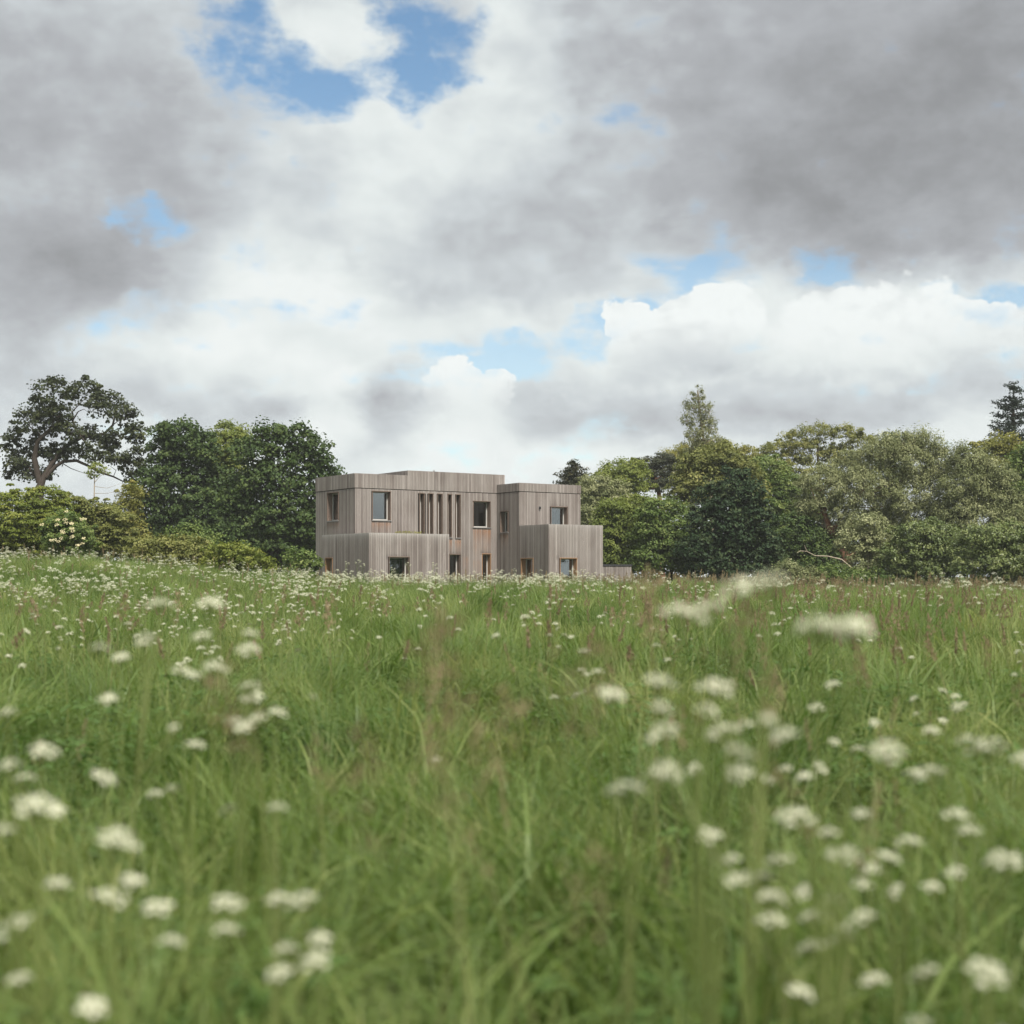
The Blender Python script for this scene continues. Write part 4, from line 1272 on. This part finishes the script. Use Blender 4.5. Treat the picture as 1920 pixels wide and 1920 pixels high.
def umbel(name, rng, R, rays=12, florets=16, fsize=0.0044, prism=True):
    """compound umbel, its foot at the origin: rays that carry small white domes"""
    m = MB()
    h = R * 0.95
    C, N = [], []
    for i in range(rays):
        f = math.sqrt((i + 0.4) / rays)
        a = i * 2.39996 + rng.normal(0, 0.15)
        e = np.array((math.cos(a) * R * f, math.sin(a) * R * f, h - R * 0.5 * f * f + rng.normal(0, R * 0.07)))
        if prism:
            m.tube([(0, 0, 0), tuple(e * np.array((0.55, 0.55, 0.62))), tuple(e)], [0.0009, 0.0007, 0.0006], 3)
        ur = R * rng.uniform(0.19, 0.26)
        for k in range(florets):
            g = math.sqrt((k + 0.5) / florets)
            b = k * 2.39996
            C.append(e + np.array((math.cos(b) * ur * g, math.sin(b) * ur * g, ur * 0.8 * (1 - g * g) + rng.normal(0, ur * 0.08))))
            N.append((math.cos(b) * g * 0.8 + e[0] / R * 0.5 + rng.normal(0, 0.3), math.sin(b) * g * 0.8 + e[1] / R * 0.5 + rng.normal(0, 0.3), 1.0))
    n = len(C)
    Q = leaf_quads(np.array(C), np.array(N), fsize * rng.uniform(0.8, 1.25, n), fsize * rng.uniform(0.8, 1.2, n), rng)
    V = [tuple(q) for q in m.v]
    Fc = list(m.f)
    ns, b = len(Fc), len(V)
    V += [tuple(q) for q in Q]
    Fc += [tuple(b + 4 * i + c for c in range(4)) for i in range(n)]
    me = np_mesh(name, V, Fc, [L_STEM, M_PETAL], {'tone': ('FACE', np.full(len(Fc), 0.5))})
    me.polygons.foreach_set('material_index', [0] * ns + [1] * n)
    return me


def parsley_frame(rng, h, n):
    """stem lines and umbel seats of one plant, top umbel over the root"""
    m = MB()
    seats = []
    bend = rng.normal(0, 0.03, 2)
    main = [(bend[0] * math.sin(math.pi * t), bend[1] * math.sin(math.pi * t), t * (h - 0.035)) for t in np.linspace(0, 1, 7)]
    m.tube(main, [0.0055, 0.0052, 0.0046, 0.004, 0.0036, 0.003, 0.002], 5)
    seats.append((main[-1], (rng.normal(0, 0.15), rng.normal(0, 0.15), rng.random() * 6), rng.uniform(0.95, 1.2)))
    for i in range(n - 1):
        z0 = h * rng.uniform(0.68, 0.86)
        a = rng.random() * 6.283
        out = rng.uniform(0.045, 0.15)
        z1 = h - rng.uniform(0.02, 0.16)
        z1 = max(z1, z0 + 0.05)
        f = z0 / (h - 0.035)
        r = (bend[0] * math.sin(math.pi * f), bend[1] * math.sin(math.pi * f), z0)
        e = (r[0] + math.cos(a) * out, r[1] + math.sin(a) * out, z1 - 0.03)
        mid = (r[0] + math.cos(a) * out * 0.65, r[1] + math.sin(a) * out * 0.65, z0 + (e[2] - z0) * 0.5)
        m.tube([r, mid, e], [0.0028, 0.0022, 0.0015], 4)
        seats.append((e, (rng.normal(0, 0.2) - math.sin(a) * 0.25, rng.normal(0, 0.2) + math.cos(a) * 0.25, rng.random() * 6), rng.uniform(0.7, 1.05)))
    return m, seats


def fern_leaf(name, rng, h):
    C, N = [], []
    for b in range(3):
        a = rng.random() * 6.283
        z = h * rng.uniform(0.25, 0.55)
        for k in range(26):
            t = rng.random()
            w = 0.05 * math.sin(math.pi * min(1, t * 0.9 + 0.1))
            d = 0.04 + 0.20 * t
            s_ = rng.normal(0, w * 0.6)
            C.append((math.cos(a) * d - math.sin(a) * s_, math.sin(a) * d + math.cos(a) * s_, z + 0.12 * t - 0.10 * t * t))
            N.append((rng.normal(0, 0.3), rng.normal(0, 0.3), 1))
    n = len(C)
    Q = leaf_quads(np.array(C), np.array(N), rng.uniform(0.02, 0.04, n), rng.uniform(0.008, 0.016, n), rng)
    return np_mesh(name, Q, np.arange(n * 4).reshape(n, 4), [L_FERN], {'tone': ('FACE', np.clip(rng.normal(0.5, 0.2, n), 0, 1))})


rng = np.random.default_rng(21)
near_p = [grass_patch('grass_patch', rng, 1100, 0.40, 1.0, 0.0085, 0.5, 6, 0.38) for _ in range(4)]
far_p = [grass_patch('grass_patch', rng, 1000, 0.50, 1.0, 0.014, 0.9, 4, 0.16) for _ in range(4)]
PATCHES = near_p + far_p


def in_buildings(x, y, margin=0.5):
    c, s_ = math.cos(HA), math.sin(HA)
    u = (x - HP.x) * c + (y - HP.y) * s_
    v = -(x - HP.x) * s_ + (y - HP.y) * c

    def r(u0, u1, v0, v1):
        return (u > u0 - margin) & (u < u1 + margin) & (v > v0 - margin) & (v < v1 + margin)
    b = r(0, END_U, 0, MAIN_D) | r(LB_U0, LB_U1, LB_V0, LB_V1) | r(WING_U0, WING_U1, LOW_V, 2.4)
    b |= (np.hypot(x - SP.x - 0.8, y - SP.y - 1.0) < 1.5)
    return b


def field(y0, y1, per_m2, rng, side=2.0):
    """even random points in the wedge of meadow in and just outside view, between two distances"""
    k = 0.385
    c = 1.0 / math.sqrt(per_m2)
    w = k * y1 + side
    gx_, gy_ = np.meshgrid(np.arange(-w, w, c), np.arange(y0, y1, c))
    x = (gx_ + rng.uniform(-0.5, 0.5, gx_.shape) * c).ravel()
    y = (gy_ + rng.uniform(-0.5, 0.5, gy_.shape) * c).ravel()
    keep = np.abs(x) < k * y + side
    x, y = x[keep], np.maximum(y[keep], 0.6)
    ok = ~in_buildings(x, y)
    return x[ok], y[ok]


def patchy(x, y):
    """slow variation of the sward"""
    return 0.5 + 0.25 * np.sin(x * 0.55 + 1.3 * np.sin(y * 0.21)) + 0.25 * np.sin(y * 0.37 + 1.7 * np.sin(x * 0.19 + 2.0))


GXs, GYs, GS, GI = [], [], [], []
for y0, y1, dn, pool, sc_ in ((0.9, 5, 1.9, (0, 4), 0.90), (5, 13, 1.25, (0, 4), 0.92), (13, 30, 0.55, (4, 8), 0.95), (30, 80, 0.30, (4, 8), 1.0)):
    x, y = field(y0, y1, dn, rng)
    lim = 69 + 7 * sstep(2, 10, x)
    ok = y < lim
    x, y = x[ok], y[ok]
    GXs.append(x)
    GYs.append(y)
    GS.append(sc_ * rng.uniform(0.80, 1.06, len(x)) * (0.86 + 0.22 * patchy(x, y)))
    GI.append(rng.integers(pool[0], pool[1], len(x)))
x, y = np.concatenate(GXs), np.concatenate(GYs)
n = len(x)
rot = np.stack([rng.normal(0, 0.05, n), rng.normal(0.03, 0.05, n), rng.random(n) * 6.283], 1)
scatter('meadow_grass', 'tall uncut green meadow grass filling the foreground', PATCHES, np.stack([x, y, ground_z(x, y) - 0.02], 1), rot, np.concatenate(GS), np.concatenate(GI))

# broad dark leaves of docks and cow parsley low in the sward
def herb(name, rng):
    C, N, T, Ls, Ws = [], [], [], [], []
    for b_ in range(9):
        a_ = rng.random() * 6.283
        L_ = rng.uniform(0.25, 0.5)
        z_ = rng.uniform(0.25, 0.55)
        for k_ in range(16):
            t_ = rng.random()
            d_ = L_ * t_
            s_ = rng.normal(0, 0.05 * math.sin(math.pi * min(1, 0.15 + 0.85 * t_)))
            C.append((math.cos(a_) * d_ - math.sin(a_) * s_, math.sin(a_) * d_ + math.cos(a_) * s_, z_ + 0.2 * t_ - 0.22 * t_ * t_))
            N.append((rng.normal(0, 0.35), rng.normal(0, 0.35), 1))
            T.append(min(1, max(0, rng.normal(0.45, 0.2))))
            Ls.append(rng.uniform(0.035, 0.075))
            Ws.append(rng.uniform(0.014, 0.03))
    Q = leaf_quads(np.array(C), np.array(N), np.array(Ls), np.array(Ws), rng)
    return np_mesh(name, Q, np.arange(len(C) * 4).reshape(-1, 4), [L_FERN], {'tone': ('FACE', T)})


HERBS = [herb('herb', rng) for _ in range(4)]
x, y = field(1.3, 14, 1.6, rng, 1.0)
n = len(x)
scatter('meadow_herbs', 'broad leaved herbs low between the meadow grasses', HERBS, np.stack([x, y, ground_z(x, y)], 1),
        np.stack([rng.normal(0, 0.1, n), rng.normal(0, 0.1, n), rng.random(n) * 6.283], 1), rng.uniform(0.7, 1.2, n), rng.integers(0, 4, n))

# seed plumes of the grasses, thickest in front of the house and to the right
PAN = [panicle('seed_plume', rng, rng.uniform(0.95, 1.12), i % 2 == 0) for i in range(6)]
PAN += [panicle('seed_plume', rng, rng.uniform(0.98, 1.16), i % 2 == 0, 2.0) for i in range(5)]
xs, ys, ks = [], [], []
for y0, y1, dn, k0, k1 in ((2.6, 9, 5.0, 0, 6), (9, 25, 5.0, 6, 11), (25, 72, 3.0, 6, 11)):
    x, y = field(y0, y1, dn, rng, 1.0)
    p = 0.16 + 0.84 * sstep(0.0, 0.14, x / y) * (0.3 + 0.7 * patchy(x * 1.7 + 4, y * 1.3))
    ok = rng.random(len(x)) < p
    xs.append(x[ok])
    ys.append(y[ok])
    ks.append(rng.integers(k0, k1, int(ok.sum())))
x, y = np.concatenate(xs), np.concatenate(ys)
n = len(x)
scatter('seed_plumes', 'buff and reddish seed plumes scattered through the meadow grass', PAN, np.stack([x, y, ground_z(x, y) - 0.02], 1),
        np.stack([rng.normal(0, 0.12, n), rng.normal(0, 0.12, n), rng.random(n) * 6.283], 1), rng.uniform(0.82, 1.14, n), np.concatenate(ks))

# ------------------------------------------------------------------ cow parsley: single plants near by, a drift far off
UMB = [umbel('umbel', rng, rng.uniform(0.021, 0.027), int(rng.integers(10, 14))) for _ in range(6)]
HTS = [0.82, 0.92, 1.02, 1.12, 1.22, 1.34]
KINDS_ = []
for h in HTS:
    for n_ in (1, 2, 4, 6):
        m, seats = parsley_frame(rng, h, n_)
        KINDS_.append((h, n_, m.mesh('stem', L_STEM), seats, fern_leaf('leaf', rng, h)))
for k_ in KINDS_:
    at = k_[2].attributes.new('tone', 'FLOAT', 'FACE')
    at.data.foreach_set('value', np.full(len(k_[2].polygons), 0.5, np.float32))


def parsley(x, y, top, n_umb, label, group, scale_umb=1.0):
    """a plant rooted at x, y whose top umbel stands at height top (absolute)"""
    gz = float(ground_z(x, y))
    h = top - gz
    n_umb = min((1, 2, 4, 6), key=lambda q: abs(q - n_umb))
    pool = [k for k in KINDS_ if k[1] == n_umb]
    kd = min(pool, key=lambda k: abs(k[0] - h))
    s_ = h / kd[0]
    e = empty('cow_parsley', (x, y, gz), random.random() * 6.283)
    e.scale = (s_, s_, s_)
    tag(e, label, 'cow parsley', group)
    link(bpy.data.objects.new('stem', kd[2]), e)
    link(bpy.data.objects.new('leaf', kd[4]), e)['kind'] = 'stuff'
    for (p, r, sz) in kd[3]:
        u = link(bpy.data.objects.new('umbel', random.choice(UMB)), e)
        u.location, u.rotation_euler = p, r
        u.scale = (sz * scale_umb,) * 3
    return e


# plants that can be picked out in the photograph: px, py of the top umbel, depth, umbels, size, label
PLACED = [
    (1535, 1188, 1.75, 2, 1.15, 'large blurred white umbel high in front, right of centre'),
    (1598, 1184, 1.80, 2, 1.1, 'large blurred umbel joining the right side of the biggest white head'),
    (1275, 1160, 2.0, 2, 1.15, 'blurred white umbel just below the garden store'),
    (1330, 1142, 2.1, 2, 0.9, 'small blurred umbel up and right of the one below the garden store'),
    (1442, 1088, 1.6, 2, 0.75, 'round blurred umbel rising above the meadow line before the dark tree'),
    (1395, 1108, 1.9, 2, 1.0, 'faint blurred umbel just left of the round one on the meadow line'),
    (1232, 1280, 2.2, 4, 1.05, 'blurred white umbels stacked in a column right of the centre line'),
    (1340, 1290, 2.3, 4, 1.15, 'broad blurred cluster right of the stacked column of umbels'),
    (1145, 1300, 2.25, 2, 0.9, 'single blurred umbel left of the stacked column'),
    (1395, 1362, 2.9, 2, 1.0, 'white umbel below right of the broad blurred cluster'),
    (1305, 1438, 2.9, 2, 0.95, 'lone white umbel at the left end of the row of five heads'),
    (1388, 1442, 3.0, 2, 0.8, 'second umbel in the row of five heads on the right'),
    (1436, 1458, 2.9, 2, 0.75, 'lowest umbel in the row of five heads'),
    (1472, 1440, 3.1, 2, 0.85, 'fourth umbel in the row of five heads'),
    (1510, 1454, 3.0, 2, 0.85, 'rightmost umbel in the row of five heads'),
    (1325, 1565, 2.3, 2, 1.0, 'white umbel at the left of the lower right cluster'),
    (1490, 1540, 2.2, 4, 1.2, 'tallest white heads of the lower right cluster'),
    (1372, 1605, 2.3, 2, 0.65, 'little umbel between two bigger ones in the lower right cluster'),
    (1462, 1612, 2.2, 2, 1.0, 'white heads under the tallest of the lower right cluster'),
    (1555, 1560, 2.25, 2, 0.9, 'round white head in the middle of the lower right cluster'),
    (1582, 1610, 2.15, 4, 1.1, 'dense white heads at the foot of the lower right cluster'),
    (1618, 1528, 2.6, 4, 0.9, 'creamy heads at the upper right of the lower right cluster'),
    (1706, 1580, 2.5, 2, 0.9, 'tilted white umbel right of the lower right cluster'),
    (1662, 1606, 2.4, 2, 0.9, 'flat white umbel next to the tilted one at lower right'),
    (1792, 1530, 2.5, 4, 0.95, 'group of small white heads near the right edge, lower half'),
    (1886, 1620, 2.2, 2, 1.2, 'wide white umbel near the right edge below the small group'),
    (1445, 1680, 2.1, 4, 1.0, 'pale yellowish heads below the lower right cluster'),
    (1620, 1718, 2.1, 2, 0.8, 'pair of small white heads low on the right'),
    (1858, 1415, 2.5, 4, 1.2, 'large blurred white heads at the right edge, mid height'),
    (1815, 1388, 2.7, 2, 0.9, 'blurred head just up and left of the large one at the right edge'),
    (1715, 1450, 2.9, 2, 0.95, 'flat cream umbel left of the large heads at the right edge'),
    (1842, 1822, 1.8, 6, 0.9, 'cream heads in the bottom right corner'),
    (1746, 1368, 3.5, 2, 0.8, 'small white head above the flat cream umbel at right'),
    (1796, 1322, 3.5, 2, 0.8, 'small white head farther up near the right edge'),
    (1530, 1328, 4.0, 4, 0.95, 'small cluster of white heads right of the broad blurred cluster'),
    (1562, 1282, 4.2, 2, 0.95, 'two little white heads above the small cluster on the right'),
    (1640, 1352, 4.0, 2, 0.85, 'little white head right of the small cluster'),
    (70, 1518, 2.0, 4, 1.15, 'big blurred white heads at the left edge, lower half'),
    (78, 1408, 2.6, 4, 1.0, 'pair of white heads above the big ones at the left edge'),
    (48, 1458, 2.7, 2, 0.8, 'small white head between two larger groups at the left edge'),
    (14, 1338, 3.0, 2, 0.9, 'white head cut by the left edge of the picture'),
    (226, 1232, 3.4, 2, 1.0, 'white umbel on the left below the oak, in the middle distance'),
    (400, 1254, 3.0, 2, 0.9, 'round white head left of centre, below the dark trees'),
    (466, 1218, 3.0, 4, 0.95, 'tall blurred heads right of the round white head, left of centre'),
    (186, 1212, 2.6, 2, 0.6, 'narrow tilted pale head on the left'),
    (300, 1140, 3.0, 4, 1.0, 'wide blurred cluster high on the left below the dark tree'),
    (395, 1135, 3.1, 4, 1.0, 'right half of the wide blurred cluster high on the left'),
    (475, 1308, 3.2, 2, 1.1, 'flat cream umbel left of centre, upper of two'),
    (518, 1332, 3.1, 2, 0.85, 'cream umbel close to the right of the flat upper one'),
    (460, 1362, 2.8, 2, 1.0, 'flat cream umbel left of centre, lower of two'),
    (366, 1394, 3.0, 4, 0.8, 'faint cream heads left of the lower flat umbel'),
    (520, 1512, 2.4, 2, 0.7, 'single round yellowish head left of centre, lower half'),
    (425, 1688, 2.0, 2, 0.85, 'white head upper of the pair at lower left'),
    (424, 1738, 1.95, 2, 0.8, 'white head lower of the pair at lower left'),
    (525, 1684, 2.0, 2, 0.85, 'left of two small white heads side by side at lower left'),
    (572, 1684, 2.0, 2, 0.8, 'right of two small white heads side by side at lower left'),
    (600, 1752, 1.95, 2, 0.7, 'small head below the two side by side at lower left'),
    (536, 1772, 1.95, 2, 0.65, 'little head above the lowest white heads at lower left'),
    (596, 1798, 1.9, 2, 0.85, 'right hand head of the lowest white pair at lower left'),
    (526, 1822, 1.9, 2, 0.85, 'left hand head of the lowest white pair at lower left'),
    (200, 1684, 2.0, 6, 0.9, 'spread of faint cream heads near the left edge, low down'),
    (246, 1650, 2.1, 2, 0.9, 'faint cream head above the low spread at left'),
    (1095, 1222, 5.0, 2, 0.95, 'small white umbel just right of the centre line, middle distance'),
    (985, 1158, 7.0, 2, 1.0, 'small white umbel below the middle of the house, middle distance'),
    (818, 1418, 4.0, 2, 0.5, 'tiny white head alone in the centre of the grass'),
    (585, 1300, 3.6, 2, 0.5, 'tiny pale head alone between centre and left'),
]
for px, py, D, nu, su, lb in PLACED:
    p = P(px, py, D)
    parsley(p.x, p.y, p.z + 0.02, 1 if (nu == 2 and py > 1240) else nu, 'cow parsley, ' + lb, 'cow parsley plants standing near the camera', su)

# the nearest of the scattered plants are single objects, the far ones one drift
x, y = field(3.2, 72, 4.2, rng, 0.5)
a = x / y
near_house = np.exp(-((a + 0.02) / 0.15) ** 2) * sstep(22, 40, y)
left_bank = sstep(-0.10, -0.22, a) * sstep(10, 25, y)
right_far = sstep(0.2, 0.3, a) * sstep(9, 20, y)
pr = 0.20 + 0.22 * sstep(4, 9, y) * sstep(0.0, -0.15, a) + 0.36 * near_house + 0.10 * left_bank * sstep(70, 40, y) + 0.12 * right_far + 0.18 * sstep(-0.05, -0.2, a)
pr = pr * (1 - 0.75 * sstep(0.06, 0.13, a) * sstep(26, 45, y))
pr = pr * (0.03 + 0.97 * sstep(4.5, 9, y)) * (1 - 0.68 * sstep(16, 34, y) * (1 - 0.55 * near_house))
pr = pr * (0.25 + 1.3 * patchy(x * 2.3, y * 1.1) ** 2)
ok = (rng.random(len(x)) < pr) & (y < 67 + 7 * sstep(2, 10, x))
x, y = x[ok], y[ok]
order = np.argsort(y)
x, y = x[order], y[order]
tops = ground_z(x, y) + rng.uniform(0.84, 1.22, len(x)) - 0.10 * sstep(35, 55, y)
NSING = 230
BANDS = [(-0.27, 'the oak'), (-0.165, 'the dark broad trees'), (-0.06, 'the left house block'), (0.08, 'the right house wing'), (0.19, 'the dark cone tree'), (0.31, 'the big willow'), (9, 'the right edge shrubs')]
HEADS = {1: 'single headed', 2: 'two headed', 4: 'four headed', 6: 'many headed'}
for i in range(min(NSING, len(x))):
    a_, d_ = x[i] / y[i], y[i]
    mark = next(m_ for lim_, m_ in BANDS if a_ < lim_)
    dist = 'close by' if d_ < 7 else 'some way off' if d_ < 10.5 else 'farther off' if d_ < 14 else 'well back'
    nu = int(rng.choice((1, 2, 4, 6)))
    parsley(float(x[i]), float(y[i]), float(tops[i]), nu, HEADS[nu] + ' cow parsley ' + dist + ' in the grass below ' + mark, 'cow parsley ' + dist + ' below ' + mark, float(rng.uniform(0.8, 1.1)))
# a few tall ones stand up against the boards of the house
TALL = [(648, 1053, 58, 'left of three tall ones before the left block'), (672, 1050, 57, 'tallest of three before the left block'), (682, 1057, 58, 'right of three tall ones before the left block'),
        (734, 1064, 56, 'left of the window in the left block'), (765, 1055, 57, 'right of the window in the left block'), (812, 1055, 56, 'before the right end of the left block'),
        (838, 1070, 57, 'at the foot of the glazed garden door'), (965, 1066, 60, 'tall bushy one before the right wing'), (978, 1078, 59, 'lower right of the bushy one before the right wing'),
        (945, 1078, 60, 'lower left of the bushy one before the right wing'), (620, 1072, 58, 'at the left corner of the house'), (705, 1072, 57, 'low before the middle of the left block'),
        (1300, 1074, 52, 'left of two before the dark cone tree'), (1325, 1076, 54, 'right of two before the dark cone tree')]
for px, py, D, lb in TALL:
    p = P(px, py, D)
    parsley(p.x, p.y, min(p.z, float(ground_z(p.x, p.y)) + 1.75), 6, 'tall cow parsley, ' + lb, 'tall cow parsley standing over the far grass', 1.4)


def far_parsley(name, rng, h):
    m, seats = parsley_frame(rng, h, 6)
    V, Fc, MI = [tuple(q) for q in m.v], list(m.f), [0] * len(m.f)
    for p, r, sz in seats:
        n = 30
        a = np.arange(n) * 2.39996
        f = np.sqrt((np.arange(n) + 0.5) / n)
        R = 0.040 * sz
        C = np.stack([p[0] + np.cos(a) * R * f, p[1] + np.sin(a) * R * f, p[2] + 0.035 - 0.026 * f * f + rng.normal(0, 0.004, n)], 1)
        Q = leaf_quads(C, np.stack([np.cos(a) * f * 0.7, np.sin(a) * f * 0.7, np.ones(n)], 1) + rng.normal(0, 0.35, (n, 3)), np.full(n, 0.0135), np.full(n, 0.011), rng)
        b = len(V)
        V += [tuple(q) for q in Q]
        Fc += [tuple(b + 4 * i + c for c in range(4)) for i in range(n)]
        MI += [1] * n
    me = np_mesh(name, V, Fc, [L_STEM, M_PETAL], {'tone': ('FACE', np.full(len(Fc), 0.5))})
    me.polygons.foreach_set('material_index', MI)
    return me


FARP = [far_parsley('parsley', rng, 1.0) for _ in range(5)]
x, y, tops = x[NSING:], y[NSING:], tops[NSING:]
n = len(x)
scatter('cow_parsley_drift', 'far drift of white cow parsley along the foot of the house and the meadow edge', FARP, np.stack([x, y, ground_z(x, y)], 1),
        np.stack([rng.normal(0, 0.06, n), rng.normal(0, 0.06, n), rng.random(n) * 6.283], 1), (tops - ground_z(x, y)) * 1.04, rng.integers(0, 5, n))

# reddish grass plumes close to the lens
NEARP = [panicle('plume', rng, 1.15, False) for _ in range(3)]
for px, py, D, lb in [(842, 1172, 1.7, 'left of the two that stand below the house'), (936, 1186, 1.75, 'right of the two that stand below the house'), (742, 1278, 2.0, 'low dark one left of centre'),
                      (652, 1238, 2.1, 'left of the low dark one'), (1175, 1375, 1.9, 'leaning in the middle of the grass'), (1432, 1250, 2.3, 'between the white clusters on the right'),
                      (700, 1340, 1.9, 'in the grass left of centre'), (1018, 1120, 2.2, 'in front of the right wing of the house'), (1072, 1128, 2.4, 'below the right corner of the house'),
                      (888, 1590, 1.5, 'pale and very blurred at the bottom middle'),
                      (1238, 1060, 4.2, 'leaning tallest before the bushes right of the garden store'), (1284, 1068, 4.6, 'right of the tallest before the bushes'), (1176, 1080, 4.4, 'before the garden store')]:
    p = P(px, py, D)
    gz = float(ground_z(p.x, p.y))
    e = empty('grass_plume', (p.x, p.y, gz), random.random() * 6)
    s_ = (p.z - gz) / 1.15
    e.scale = (s_ * 1.25, s_ * 1.25, s_)
    tag(e, 'blurred reddish brown grass plume, ' + lb, 'grass plume', 'reddish grass plumes close to the camera')
    link(bpy.data.objects.new('plume', random.choice(NEARP)), e)

# ------------------------------------------------------------------ thin air volume, added to lift the dark tones
air, T, out = new_mat('air')
pv = T.n('ShaderNodeVolumePrincipled')
pv.inputs['Color'].default_value = (0.94, 0.96, 0.95, 1)
pv.inputs['Density'].default_value = 0.0003
pv.inputs['Anisotropy'].default_value = 0.0
T.put(out.inputs['Volume'], pv.outputs[0])
hz = MB().box(-130, 130, -12, 150, -6, 24).build('added_haze', air)
tag(hz, 'thin pale air over the meadow, added to lift dark tones', kind='stuff')
